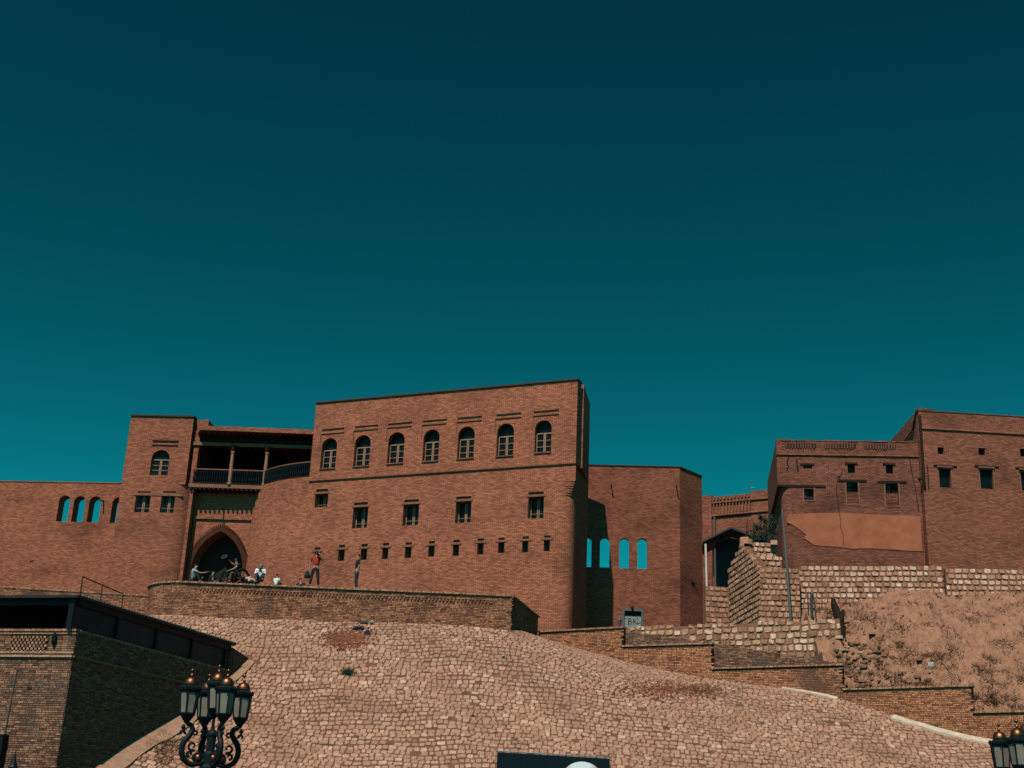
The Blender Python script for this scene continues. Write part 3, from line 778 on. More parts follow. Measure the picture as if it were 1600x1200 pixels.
# ------------------------------------------------------------ dirt bank
def tps(cp, smooth=0.3):
    cp = np.array(cp); n = len(cp); A = np.zeros((n + 3, n + 3)); d2 = ((cp[:, None, :2] - cp[None, :, :2]) ** 2).sum(-1)
    A[:n, :n] = _phi_tps(d2) + smooth * np.eye(n); A[:n, n] = 1; A[:n, n + 1:] = cp[:, :2]; A[n, :n] = 1; A[n + 1:, :n] = cp[:, :2].T
    w_ = np.linalg.solve(A, np.concatenate([cp[:, 2], np.zeros(3)]))
    def f(xy):
        xy = np.atleast_2d(np.asarray(xy, float)); d2 = ((xy[:, None, :] - cp[None, :, :2]) ** 2).sum(-1)
        return _phi_tps(d2) @ w_[:n] + w_[n] + xy @ w_[n + 1:]
    return f
dp = []
for px, py in ((1345, 950), (1370, 939), (1400, 936), (1470, 935)): dp.append(tuple(SL.pt(*SL.uz(px, py))))
for px, py in ((1500, 938), (1540, 935), (1600, 937), (1680, 945)): dp.append(tuple(SR.pt(*SR.uz(px, py))))
for px, py, Y in ((1316, 985, 62.6), (1330, 965, 64), (1325, 1020, 61.3), (1335, 1042, 60.2), (1400, 1076, 58.2), (1455, 1090, 57.0), (1520, 1102, 55.6), (1600, 1112, 54.2), (1700, 1118, 52.8),
                  (1540, 1100, 54.9), (1420, 990, 61.5), (1520, 1000, 60.5), (1600, 1010, 59.5)): dp.append(tuple(atY(px, py, Y)))
dp += [(15.6, 58.6, 8.5), (16.6, 57.6, 7.9), (18.5, 56.3, 8.2), (20.3, 55.1, 7.4), (23, 53.3, 6.9), (26, 51.4, 6.0), (29, 49.5, 5.3)]
dz = tps(dp)
from mathutils import noise as MN
gx = np.arange(14.9, 31, 0.1); gy = np.arange(49.8, 66.6, 0.1); G = np.array([(x, y) for y in gy for x in gx]); H = dz(G)
for i, (x, y_) in enumerate(G):
    v = Vector((x, y_, 0)); ero = abs(MN.noise(Vector((x * 0.75 + y_ * 0.35, y_ * 0.22, 3.1))))
    vd = Vector((x * 0.8 + y_ * 0.6, (y_ * 0.8 - x * 0.6) * 0.35, 1.7)); edge = 1.0 if y_ > stair_y(x) + 1.2 else 0.3
    rid = lambda q, k: 1 - 2 * abs(MN.noise(q * k))
    tr_ = (y_ - 60.9) + (x - 16.0) * 0.10 + 0.35 * MN.noise(v * 0.8)                 # a worn trail crosses the bank
    H[i] += edge * (0.30 * (ero - 0.25) + 0.16 * MN.fractal(v * 1.3, 0.8, 2.2, 4) + 0.30 * rid(vd, 1.5) - 0.34 * max(0, rid(vd, 3.4)) ** 2 + 0.20 * rid(v, 4.1) * rid(vd, 2.3) + 0.09 * MN.noise(v * 8) - 0.30 / (1 + math.exp(6 * tr_)) + 0.15)
def rear_y(x): return RW.P.y + (x - RW.P.x) * math.tan(RW.az)
def dirt_ok(x, y_):
    uS = (Vector((x, y_, 0)) - SL.P).dot(SL.n); uR = (Vector((x, y_, 0)) - SR.P).dot(SR.n)
    if x < SR.P.x and uS < -0.25: return False
    if x >= SR.P.x and uR < -0.25: return False
    return y_ > (rear_y(x) - 0.9 if x < 16.5 else stair_y(x) + 0.3 if x < 27.4 else 50.3)
nx = len(gx); ff = [(j * nx + i, j * nx + i + 1, (j + 1) * nx + i + 1, (j + 1) * nx + i) for j in range(len(gy) - 1) for i in range(nx - 1) if dirt_ok(gx[i], gy[j])]
m_, n_, b_ = nodes_of('dirt'); l_ = n_.links.new
ge = N(n_, 'ShaderNodeNewGeometry'); no = N(n_, 'ShaderNodeTexNoise'); no.inputs['Scale'].default_value = 2.6; no.inputs['Detail'].default_value = 8; no.inputs['Roughness'].default_value = 0.7
l_(ge.outputs['Position'], no.inputs['Vector'])
rr = ramp(n_, [(0.34, (0.11, 0.052, 0.034)), (0.42, (0.24, 0.108, 0.064)), (0.56, (0.30, 0.135, 0.08)), (0.75, (0.36, 0.175, 0.108))]); l_(no.outputs[0], rr.inputs[0]); l_(rr.outputs[0], b_.inputs['Base Color'])
b_.inputs['Roughness'].default_value = 1.0
bpn = N(n_, 'ShaderNodeBump'); bpn.inputs['Strength'].default_value = 0.9; bpn.inputs['Distance'].default_value = 0.06
no2 = N(n_, 'ShaderNodeTexNoise'); no2.inputs['Scale'].default_value = 6; no2.inputs['Detail'].default_value = 8; l_(ge.outputs['Position'], no2.inputs['Vector'])
l_(no2.outputs[0], bpn.inputs['Height']); l_(bpn.outputs[0], b_.inputs['Normal']); M['dirt'] = m_
ec = {}
for f in ff:
    for a, b in zip(f, f[1:] + f[:1]): ec[(a, b)] = ec.get((a, b), 0) + 1
mb = MB(); mb.raw([(G[i, 0], G[i, 1], H[i]) for i in range(len(G))], ff)
for (a, b) in ec:
    if (b, a) not in ec:
        P0, P1 = Vector((G[a, 0], G[a, 1], H[a])), Vector((G[b, 0], G[b, 1], H[b])); mb.face([P1, P0, P0 - Vector((0, 0, 4)), P1 - Vector((0, 0, 4))])
dirt = mb.build('dirt_bank', M['dirt'], smooth=True); tag(dirt, 'bare eroded dirt bank below the right stone wall', kind='structure')
def dzz(x, y_):
    i = min(max(int(round((x - gx[0]) / 0.1)), 0), nx - 1); j = min(max(int(round((y_ - gy[0]) / 0.1)), 0), len(gy) - 1); return float(H[j * nx + i])
mb = MB(); r_ = random.Random(6)
for _ in range(3000):
    x = r_.uniform(15.5, 28); y_ = r_.uniform(54, 66)
    if not dirt_ok(x, y_) : continue
    if r_.random() > (0.9 if x < 19.5 and y_ < 62 else 0.3): continue
    V, F = COB[r_.randrange(10)]; s_ = r_.uniform(0.025, 0.075) * (1.7 if r_.random() < 0.12 else 1); q = Matrix.Rotation(r_.uniform(0, 6), 3, 'Z') @ Matrix.Rotation(r_.uniform(-0.6, 0.6), 3, 'X')
    c = Vector((x, y_, dzz(x, y_)))
    mb.raw([c + q @ Vector((v[0] * s_ * 1.3, v[1] * s_, v[2] * s_ * 0.8)) for v in V], F, r_.random() or 0.01)
for _ in range(130):
    x = abs(r_.gauss(0, 1.3)) + 15.7; y_ = 60.2 + r_.gauss(0, 0.9) - (x - 15.7) * 0.45
    if not dirt_ok(x, y_): continue
    V, F = COB[r_.randrange(10)]; s_ = r_.uniform(0.09, 0.26); q = Matrix.Rotation(r_.uniform(0, 6), 3, 'Z') @ Matrix.Rotation(r_.uniform(-0.7, 0.7), 3, 'X'); c = Vector((x, y_, dzz(x, y_) + 0.02))
    mb.raw([c + q @ Vector((v[0] * s_ * 1.5, v[1] * s_, v[2] * s_ * 0.6)) for v in V], F, r_.random() or 0.01)
o = mb.build('rubble', M['clod'], None, kind='stuff'); tag(o, 'loose stones and clods scattered over the dirt bank')
M['dry_grass'] = plain('dry_grass', (0.095, 0.05, 0.027), 0.9, amount=0.5, scale=3)
M['green'] = plain('green', (0.022, 0.042, 0.028), 0.8, amount=0.5, scale=9)
def blades(mb, c, n, spread, hgt, r, lean=0.5, wdt=0.008):
    for _ in range(n):
        b0 = c + Vector((r.gauss(0, spread), r.gauss(0, spread), 0)); t = b0 + Vector((r.gauss(0, lean), r.gauss(0, lean), 1)) * hgt * r.uniform(0.4, 1.1)
        s_ = Vector((r.uniform(-1, 1), r.uniform(-1, 1), 0)).normalized() * wdt; mb.face([b0 - s_, b0 + s_, t])
mb = MB()
for _ in range(1500):
    x = r_.uniform(15.5, 28); y_ = rear_y(x) + abs(r_.gauss(0, 4.0)) - (0.3 if x < 16.5 else 1.6)
    if MN.noise(Vector((x * 0.9, y_ * 0.9, 5))) < -0.05: continue
    if not dirt_ok(x, y_): continue
    blades(mb, Vector((x, y_, dzz(x, y_) - 0.02)), 14, 0.14, 0.26, r_, 1.3, 0.016)  # dark blades partly stand in for shade in the bank's crevices
o = mb.build('weeds_and_crevice_shade', M['dry_grass'], None, kind='stuff'); tag(o, 'dry weeds and dark crevice strokes on the lower edge of the dirt bank')

# ------------------------------------------------------------ street building, lower left
C0 = SB.P.copy(); SF = Plane((C0.x, C0.y), -14.8)
ZC = 8.16
sbld = thing('street_building', 'brick building with smoked glass under a flat dark roof, lower left', 'building', (C0.x, C0.y, 0))
uE = SB.u(360, 1045)
FP = [SF.pt(-7.0, 0), C0]; SP = [C0, SB.pt(uE, 0)]
p2 = lambda L_: [(p.x, p.y) for p in L_]
slab_wall(sbld, p2(FP), lambda s: 0.0, lambda s: ZC, M['mortar'], 0.4)
slab_wall(sbld, p2([C0 + SF.d * 0.0, SB.pt(uE, 0)]), lambda s: 0.0, lambda s: ZC, M['mortar'], 0.4)
u_l0, u_l1 = SF.u(16, 1005), SF.u(76, 1005); zl0, zl1 = SF.z(45, 1021), SF.z(45, 991)
lay_bricks(sbld, p2(FP), lambda s: 2.6, lambda s: ZC, M['brick_street'], singles=300, seed=41, course=0.074, length=0.25, proud=0.02,
           skip=lambda s, z: u_l0 + 7 < s < u_l1 + 7 and zl0 < z < zl1)
lay_bricks(sbld, p2(SP), lambda s: max(2.6, sz(*p2([SB.pt(s, 0)])[0]) - 0.3), lambda s: ZC, M['brick_street'], seed=42, course=0.074, length=0.25, proud=0.02)
coping_row(sbld, p2([SF.pt(-7, 0), SF.pt(0.05, 0)]), ZC, M['brick_cope'], out=0.09, seed=43)
coping_row(sbld, p2([SB.pt(-0.05, 0), SB.pt(uE, 0)]), ZC, M['brick_cope'], out=0.05, seed=44)
for z_, o_ in ((SF.z(60, 1027), 0.10), (SF.z(60, 1021), 0.05), (SF.z(60, 991), 0.05)):
    ledge(SF, sbld, -7, 0.04, z_, 0.07, o_, 'brick_cope')
zs2 = SF.z(60, 1027); ledge(SB, sbld, -0.02, uE, zs2, 0.07, 0.10, 'brick_cope')
mb = MB(); row = 0; z = zl0 + 0.03                       # openwork panel: brick ends standing proud
while z < zl1 - 0.06:
    u = u_l0 + 0.05 + (0.075 if row % 2 else 0)
    while u < u_l1 - 0.09: mb.pbox(SF, u, u + 0.08, z, z + 0.075, -0.03, 0.06, random.random() or 0.01); u += 0.15
    z += 0.098; row += 1
mb.build('lattice_panel', M['brick_cope'], sbld, kind='stuff')
# glazed band, posts, roof
ZR = 9.28
def roof_slab(m_, z0, z1, ov):
    pts = [SF.pt(-7.5, 0, ov), C0 + SF.n * ov + SB.n * 0.06, SB.pt(uE + 0.15, 0, 0.06), SB.pt(uE + 0.15, 0, -6), SF.pt(-7.5, 0, -8)]
    lo = [p + Vector((0, 0, z0)) for p in pts]; hi = [p + Vector((0, 0, z1)) for p in pts]
    m_.face(lo[::-1]); m_.face(hi)
    for i in range(5): j = (i + 1) % 5; m_.face([lo[i], lo[j], hi[j], hi[i]])
m_ = MB(); roof_slab(m_, ZR, ZR + 0.09, 0.32); rf = m_.build('roof', M['roof_dark'], sbld)
m_ = MB(); k = 0
while k * 0.17 < uE + 0.2: m_.obox(SB.pt(k * 0.17, ZR + 0.091, 0.09), SB.d * 0.06, -SB.n * 6, (0, 0, 0.035)); k += 1
m_.build('roof_ribs', M['grey_metal'], rf, kind='stuff')
mul_u = [SB.u(x, y) for x, y in ((121, 945), (188, 985), (249, 1003), (304, 1020), (356, 1033))]
for u in mul_u:
    m_ = MB(); m_.pbox(SB, u - 0.06, u + 0.06, ZC + 0.08, ZR, -0.3, -0.1); m_.build('mullion', M['iron'], sbld)
for a, b in zip(mul_u, mul_u[1:]):
    m_ = MB(); m_.pbox(SB, a + 0.06, b - 0.06, ZC + 0.08, ZR - 0.22, -0.22, -0.2); m_.build('glass_panel', M['smoked_glass'], sbld)
m_ = MB(); m_.pbox(SB, 0, uE, ZR - 0.22, ZR, -0.3, -0.08); m_.build('beam', M['iron'], sbld)
m_ = MB(); m_.pbox(SF, -7, 0, ZR - 0.2, ZR, -0.35, -0.05); m_.build('beam', M['iron'], sbld)
m_ = MB(); u = SF.u(110, 960); m_.pbox(SF, u - 0.05, u + 0.05, ZC + 0.08, ZR - 0.2, -0.2, -0.1); m_.build('post', M['wood_brown'], sbld)
m_ = MB(); m_.pbox(SF, -7, -0.6, ZC - 1.0, ZR, -3.2, -3.0); m_.build('inner_wall', M['void'], sbld)  # near-black panel, darkness of the unlit interior put into its colour
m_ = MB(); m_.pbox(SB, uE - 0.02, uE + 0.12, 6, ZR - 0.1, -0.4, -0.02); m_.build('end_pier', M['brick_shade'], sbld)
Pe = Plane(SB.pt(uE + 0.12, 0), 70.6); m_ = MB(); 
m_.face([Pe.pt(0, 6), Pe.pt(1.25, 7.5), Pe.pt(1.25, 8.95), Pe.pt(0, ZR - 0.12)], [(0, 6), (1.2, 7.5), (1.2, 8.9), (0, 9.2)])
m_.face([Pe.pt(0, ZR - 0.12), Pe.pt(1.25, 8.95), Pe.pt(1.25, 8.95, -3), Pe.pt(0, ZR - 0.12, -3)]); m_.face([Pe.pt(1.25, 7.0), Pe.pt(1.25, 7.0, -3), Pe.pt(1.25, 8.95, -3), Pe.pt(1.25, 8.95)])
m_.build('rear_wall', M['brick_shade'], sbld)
m_ = MB(); m_.tube([SF.pt(*SF.uz(28, 1046), 0.05), SF.pt(*SF.uz(18, 1096), 0.05), SF.pt(*SF.uz(8, 1150), 0.05)], 0.022, 6); m_.build('conduit', M['grey_metal'], sbld)
m_ = MB(); u, z = SF.uz(87, 999); m_.tube([SF.pt(u, z + 0.22, 0.08), SF.pt(u, z + 0.14, 0.12), SF.pt(u, z - 0.1, 0.1), SF.pt(u, z - 0.2, 0.08)], [0.03, 0.08, 0.09, 0.05], 8); m_.build('wall_lamp', M['iron'], sbld)
m_ = MB(); u, z = SF.uz(47, 1075); m_.pbox(SF, u - 0.1, u + 0.09, z - 0.06, z + 0.05, -0.02, 0.024); m_.build('vent_hole', M['void'], sbld)

# ------------------------------------------------------------ main building
MP = Plane((3.86, 72.0), -21.6)
ZT, ZS, Z0 = 27.79, 22.70, 11.0
UL = MP.u(489, 690); rc = 1.25
main = thing('main_building', 'tall brick building with a row of seven arched windows', 'building', MP.pt(UL / 2, Z0))
AW = [(78, 365, 160, 528), (258, 348, 343, 515), (440, 333, 528, 500), (632, 318, 718, 488), (820, 302, 909, 473), (1032, 285, 1123, 460), (1238, 268, 1328, 442)]
hA = [hole(MP, c4box(*b), 'arch', 0.39) for b in AW]
mid = [((42, 668, 112, 738), (50, 641, 113, 655)), ((247, 738, 328, 852), (255, 712, 330, 727)), ((520, 724, 605, 837), (528, 697, 606, 711)),
       ((806, 708, 890, 823), (811, 680, 891, 695)), ((1200, 682, 1285, 800), (1203, 655, 1286, 670))]
sm = [(38, 978, 72, 1036, 40, 957, 72, 970), (168, 970, 203, 1030, 173, 943, 207, 958), (290, 965, 325, 1025, 295, 938, 328, 953), (407, 960, 440, 1020, 412, 934, 445, 947),
      (531, 955, 566, 1015, 535, 930, 569, 943), (658, 948, 692, 1008, 662, 923, 695, 936), (791, 943, 825, 1003, 795, 917, 828, 930), (924, 935, 958, 995, 927, 910, 961, 922),
      (1037, 930, 1072, 988, 1040, 905, 1074, 917), (1168, 923, 1201, 985, 1171, 898, 1205, 910), (1285, 918, 1319, 978, 1288, 892, 1323, 904)]
hM = [(hole(MP, c4box(*a), 'rect', 0.52), hole(MP, c4box(*b), 'rect', 0.16)) for a, b in mid]
hS = [(hole(MP, c4box(*s[:4]), 'rect', 0.46), hole(MP, c4box(*s[4:]), 'rect', 0.14)) for s in sm]
mb = MB()
facade(mb, MP, UL, 0.0, ZS, ZT, hA, thick=0.7, off=0.04)
facade(mb, MP, UL, -rc, Z0, ZS, [h for pr in hM + hS for h in pr], thick=0.7)
# rounded lower corner, corbelled out to the square upper corner
bk = Vector((0.12, 1.0, 0)).normalized()              # direction of the side wall, running back
cor = MP.pt(0, 0)
def corner(t, n=10):
    """plan of the corner, from fully rounded (t=0) to square (t=1)"""
    a = MP.pt(-rc, 0); b = cor + bk * rc; res = []
    for i in range(n + 1):
        f = i / n; q = a * (1 - f) ** 2 + cor * 2 * f * (1 - f) + b * f * f
        s_ = a + (cor - a) * min(1, 2 * f) if f <= 0.5 else cor + (b - cor) * (2 * f - 1)
        res.append(q * (1 - t) + s_ * t)
    return res
zc0 = MP.z(893, 772); steps = 7
path_wall(mb, p2(corner(0)), Z0, zc0)
for k in range(steps):
    za = zc0 + (ZS - zc0 - 0.9) * k / steps; zb = zc0 + (ZS - zc0 - 0.9) * (k + 1) / steps; q = corner((k + 1) / steps)
    path_wall(mb, p2(q), za, zb); q0 = corner(k / steps); mb.face([p + Vector((0, 0, za)) for p in q0] + [p + Vector((0, 0, za)) for p in q[::-1]])
path_wall(mb, p2(corner(1)), ZS - 0.9, ZS)
# side wall, then the block that projects slightly behind it
def W3(p, z): return Vector((p.x, p.y, z))
sA, sB_ = cor + bk * rc, cor + bk * 4.2
path_wall(mb, p2([cor + MP.n * 0.07 + MP.d * 0.03, sB_ + MP.d * 0.03]), ZS, ZT)
pA = cor + bk * 0.85 - MP.d * 0.02; pB = Vector((4.27, 72.86, 0)); pC = Vector((4.87, 76.3, 0))      # shallow pier on the side wall
path_wall(mb, p2([pA, pB, pC, pC - MP.d * 1.5]), ZS, 27.82); path_wall(mb, p2([sA, pC, pC - MP.d * 1.5]), Z0, ZS); mb.face([W3(p, ZS) for p in (pA, pB, pC, sA)][::-1]); mb.face([W3(p, 27.82) for p in (pA, pB, pC, pC - MP.d * 1.5)])
# back and roof
bk2 = [MP.pt(UL, 0), cor, cor + bk * 4.2, MP.pt(UL, 0) - MP.n * 7]
mb.face([W3(p, ZT - 0.5) for p in bk2]); path_wall(mb, p2([cor + bk * 4.2, MP.pt(UL, 0) - MP.n * 7, MP.pt(UL, 0)]), Z0, ZT)
mb.build('wall', M['brick_main'], main)
m_ = MB(); m_.pbox(MP, UL - 0.03, 0.04, ZT, ZT + 0.09, -0.7, 0.13); m_.build('coping', M['dark_cope'], main)
ledge(MP, main, UL, 0.02, ZS - 0.005, 0.07, 0.10)
for h in hA:
    h['depth'] = 0.35
    arched_window(MP, h, main)
    a, b, zt = h['u0'] - 0.12, h['u1'] + 0.42, h['z1']
    ledge(MP, main, a, b, zt + 0.30, 0.05, 0.10, name='hood_mould'); ledge(MP, main, a + 0.02, b, zt + 0.58, 0.05, 0.115, name='hood_mould')
    m_ = MB(); m_.pbox(MP, a - 0.03, a, zt - 0.5, zt + 0.30, 0.0, 0.10); m_.build('hood_mould', M['ledge'], main)
    m_ = MB(); m_.pbox(MP, h['u0'] - 0.03, h['u1'] + 0.03, h['z0'] - 0.06, h['z0'] - 0.002, 0.0, 0.12); m_.build('sill', M['ledge'], main)
for a, b in hM: leaf_window(MP, a, main); lintel(MP, b, main, 0.13)
for a, b in hS: leaf_window(MP, a, main, bar=False); lintel(MP, b, main, 0.16)
# the round flank that swings back to the gate
cR_ = MP.pt(UL, 0) - MP.n * 7.8; a0 = math.atan2(MP.n.y, MP.n.x); ZF = 23.0
ra_ = arc((cR_.x, cR_.y), 7.8, a0 - RAD(88), a0, 40)
mb = MB(); path_wall(mb, ra_, Z0, ZF)
mb.face([(p[0], p[1], ZF) for p in ra_] + [(cR_.x, cR_.y, ZF)])
mb.build('round_flank', M['brick_main'], main)

# ------------------------------------------------------------ gate tower
GT = Plane(atY(303, 653, 81.0), -4.0)
gt = thing('gate_tower', 'square brick tower with one arched window left of the gate', 'tower', GT.pt(-2, Z0))
zTt = GT.z(255, 651); zTm = GT.z(290, 757); uT0 = GT.u(195, 720); rt_ = 0.9
hW = hole(GT, (236, 703, 264, 742.5), 'arch', 0.3)
hR = [(hole(GT, (211, 774, 234, 800.5), 'rect', 0.32), hole(GT, (215.5, 767.5, 235.5, 770), 'rect', 0.12)), (hole(GT, (251, 774, 274, 801), 'rect', 0.32), hole(GT, (255, 767.5, 275, 770), 'rect', 0.12))]
mb = MB(); facade(mb, GT, uT0, 0.0, zTm, zTt, [hW], thick=0.6); facade(mb, GT, uT0, -rt_ + 0.35, Z0, zTm, [h for pr in hR for h in pr], thick=0.6)
e0 = GT.pt(-rt_ + 0.35, 0); cc = e0 - GT.n * rt_
q = arc((cc.x, cc.y), rt_, math.atan2(GT.n.y, GT.n.x), math.atan2(GT.n.y, GT.n.x) + RAD(90), 14)
path_wall(mb, q + [(-20.5, 82.9)], Z0, zTm)
mb.face([(p[0], p[1], zTm) for p in q] + [tuple(GT.pt(0, zTm, -3)), tuple(GT.pt(0, zTm)), tuple(GT.pt(-2, zTm))])
path_wall(mb, p2([GT.pt(0, 0), GT.pt(0, 0, -5)]), zTm, zTt); path_wall(mb, p2([GT.pt(uT0, 0, -5), GT.pt(uT0, 0)]), Z0, zTt)
mb.face([tuple(GT.pt(uT0, zTt - 0.3, 0)), tuple(GT.pt(0, zTt - 0.3, 0)), tuple(GT.pt(0, zTt - 0.3, -5)), tuple(GT.pt(uT0, zTt - 0.3, -5))])
path_wall(mb, p2([GT.pt(0, 0, -5), GT.pt(uT0, 0, -5)]), Z0, zTt)
mb.build('wall', M['brick_tower'], gt)
m_ = MB(); m_.pbox(GT, uT0 - 0.03, 0.05, zTt, zTt + 0.1, -0.6, 0.09); m_.build('coping', M['dark_cope'], gt)
arched_window(GT, hW, gt)
for z_, o_ in ((hW['z1'] + 0.33, 0.08), (hW['z1'] + 0.62, 0.1)): ledge(GT, gt, hW['u0'] - 0.1, hW['u1'] + 0.45, z_, 0.06, o_, name='hood_mould')
for a, b in hR: leaf_window(GT, a, gt)
m_ = MB(); m_.pbox(GT, hR[0][0]['u0'] - 0.15, hR[1][0]['u1'] + 0.4, hR[0][1]['z0'] - 0.17, hR[0][1]['z0'] - 0.06, -0.05, 0.035); m_.build('lintel', M['wood_brown'], gt)

# ------------------------------------------------------------ gate with the loggia above
GP = Plane((-18.0, 82.05), -3.0)
gate = thing('gatehouse', 'pointed-arch gate with a wooden loggia above it', 'gate', GP.pt(0, Z0))
zb_g = GP.z(356, 764); hG = hole(GP, (298, 830, 378, 960), 'point', 3.5, spring=890)
mb = MB(); facade(mb, GP, -2.6, 2.6, Z0, zb_g, [hG], thick=4.2); mb.build('wall', M['brick_gate'], gate)
m_ = MB(); m_.pbox(GP, hG['u0'] - 0.05, hG['u1'] + 0.05, Z0, hG['z1'] + 0.05, -1.5, -1.3); m_.build('gate_shade_panel', M['void'], gate)  # near-black panel added inside the arch, passage shade put into its colour
# voussoir ring and its row of dark notches
n_v = 34; big = dict(hG); c_ = (hG['u0'] + hG['u1']) / 2; cv = hG['curve']
def grow(pt, k): u, z = pt; zs_ = cv[0][1]; return (c_ + (u - c_) * (1 + k), zs_ + (z - zs_) * (1 + k * 0.9))
for a, b in zip(cv, cv[1:]):
    for s_ in (0.03, 0.53):
        p0 = tuple(a[i] + (b[i] - a[i]) * s_ for i in (0, 1)); p1 = tuple(a[i] + (b[i] - a[i]) * (s_ + 0.44) for i in (0, 1))
        q0, q1 = grow(p0, 0.16), grow(p1, 0.16); m_ = MB()
        F4 = [GP.pt(*p0, 0.05), GP.pt(*p1, 0.05), GP.pt(*q1, 0.05), GP.pt(*q0, 0.05)]; B4 = [p - GP.n * 0.2 for p in F4]
        m_.face(F4[::-1]); m_.face(F4)
        for i in range(4): j = (i + 1) % 4; m_.face([F4[i], F4[j], B4[j], B4[i]])
        m_.build('voussoir', M['brick_gate'], gate)
        q2, q3 = grow(p0, 0.24), grow((p0[0] + (p1[0] - p0[0]) * 0.5, p0[1] + (p1[1] - p0[1]) * 0.5), 0.24); q1h = grow((p0[0] + (p1[0] - p0[0]) * 0.5, p0[1] + (p1[1] - p0[1]) * 0.5), 0.17)
        m_ = MB(); q0b = grow(p0, 0.17); F4 = [GP.pt(*q0b, 0.09), GP.pt(*q1h, 0.09), GP.pt(*q3, 0.09), GP.pt(*q2, 0.09)]; B4 = [p - GP.n * 0.2 for p in F4]
        m_.face(F4); m_.face(F4[::-1])
        for i in range(4): j = (i + 1) % 4; m_.face([F4[i], F4[j], B4[j], B4[i]])
        m_.build('dentil', M['brick_gate'], gate)
m_ = MB(); ua, ub2 = GP.u(301, 850), GP.u(391, 830); zl = GP.z(345, 812)
m_.pbox(GP, ua - 0.12, ub2 + 0.12, zl, zl + 0.12, -0.05, 0.12); m_.build('frame_moulding', M['ledge'], gate)
for u in (ua - 0.1, ub2 + 0.02):
    m_ = MB(); m_.pbox(GP, u, u + 0.1, Z0, zl - 0.002, -0.05, 0.10); m_.build('frame_moulding', M['ledge'], gate)
spout(GP, gate, GP.u(349, 795), GP.z(349, 795), 0.6, 0.2)
# balcony
LB = Plane(atY(356, 757, 81.2), -2.0); zb = LB.z(356, 757)
uB0, uB1 = LB.u(299, 757), LB.u(411, 757)
m_ = MB(); m_.pbox(LB, uB0 - 0.2, uB1 + 0.1, zb - 0.24, zb, -4.4, 0.0); m_.build('balcony_slab', M['wood_brown'], gate)
u = uB0
jm = MB(); jm.obox((-0.06, 0, -0.14), (0.12, 0, 0), (0, 0.9, 0), (0, 0, 0.14)); jme = jm.mesh('joist', M['wood_dark'])
while u < uB1: inst('joist', jme, gate, LB.pt(u, zb - 0.242, 0.07)); u += 0.3
# roof over the loggia
RF = Plane(atY(400, 674, 80.4), -1.0); zr = RF.z(400, 675); uR0, uR1 = RF.u(312, 674), RF.u(491, 674)
m_ = MB(); rp4 = [RF.pt(uR0, 0), RF.pt(uR1 + 1.0, 0), RF.pt(uR1 + 1.0, 0, -7), RF.pt(uR0 - 2.6, 0, -7)]; m_.face([W3(p, zr) for p in rp4][::-1]); m_.face([W3(p, zr + 0.3) for p in rp4])
for i in range(4): j = (i + 1) % 4; m_.face([W3(rp4[i], zr), W3(rp4[j], zr), W3(rp4[j], zr + 0.3), W3(rp4[i], zr + 0.3)], [(0, 0), (9, 0), (9, 0.3), (0, 0.3)])
m_.build('roof', M['brick_gate'], gate)
rm = MB(); rm.obox((-0.06, 0, -0.16), (0.12, 0, 0), (0, 8, 0), (0, 0, 0.16)); rme = rm.mesh('rafter', M['wood_dark']); u = uR0 + 0.2
while u < uR1: inst('rafter', rme, gate, RF.pt(u, zr - 0.003, -0.12)); u += 0.42
zbm = LB.z(400, 697)
m_ = MB(); m_.pbox(LB, uB0 - 0.3, LB.u(489, 697) , zbm - 0.05, zbm + 0.16, -0.2, 0.0); m_.build('beam', M['wood_brown'], gate)
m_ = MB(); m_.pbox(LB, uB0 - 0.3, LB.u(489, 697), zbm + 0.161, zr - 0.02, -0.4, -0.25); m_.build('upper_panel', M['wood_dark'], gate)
for px in (360.5, 414.5):
    u = LB.u(px, 735); m_ = MB(); b0 = LB.pt(u, zb, -0.02)
    m_.lathe(b0, [(0.15, 0), (0.15, 0.12), (0.11, 0.15), (0.12, 1.0), (0.095, zbm - zb - 0.55), (0.14, zbm - zb - 0.5), (0.12, zbm - zb - 0.42)], 8)
    cl = m_.build('column', M['wood_column'], gate)
    m_ = MB(); m_.lathe(b0, [(0.12, zbm - zb - 0.41), (0.2, zbm - zb - 0.2), (0.24, zbm - zb - 0.056)], 8); m_.build('capital', M['wood_dark'], cl)
# railing, straight then round
z_r0, z_r1 = zb + 0.06, zb + 0.96
rail = [LB.pt(uB0 + (uB1 - uB0) * i / 12, 0, 0.0) for i in range(13)]
curve_pts = [Vector((p[0], p[1], 0)) for p in arc((cR_.x, cR_.y), 7.7, a0 - RAD(62), a0 - RAD(0.5), 30)]
curve_pts = [p for p in curve_pts if p.y < rail[-1].y - 0.05]
rail = rail + curve_pts
for z_, rr_ in ((z_r1, 0.045), (z_r0, 0.035)):
    m_ = MB(); m_.tube([p + Vector((0, 0, z_)) for p in rail], rr_, 6); m_.build('rail', M['wood_brown' if z_ == z_r1 else 'wood_dark'], gate)
bl = MB(); bl.lathe((0, 0, 0), [(0.022, 0), (0.03, 0.12), (0.045, 0.3), (0.025, 0.5), (0.04, 0.68), (0.022, 0.9)], 6); blm = bl.mesh('baluster', M['iron'])
sc2 = [0.0]
for a, b in zip(rail, rail[1:]): sc2.append(sc2[-1] + (b - a).length)
s_ = 0.08
while s_ < sc2[-1]:
    i = max(k for k in range(len(sc2)) if sc2[k] <= s_); i = min(i, len(rail) - 2); f = (s_ - sc2[i]) / (sc2[i + 1] - sc2[i]); p = rail[i].lerp(rail[i + 1], f)
    inst('baluster', blm, gate, (p.x, p.y, z_r0)); s_ += 0.15
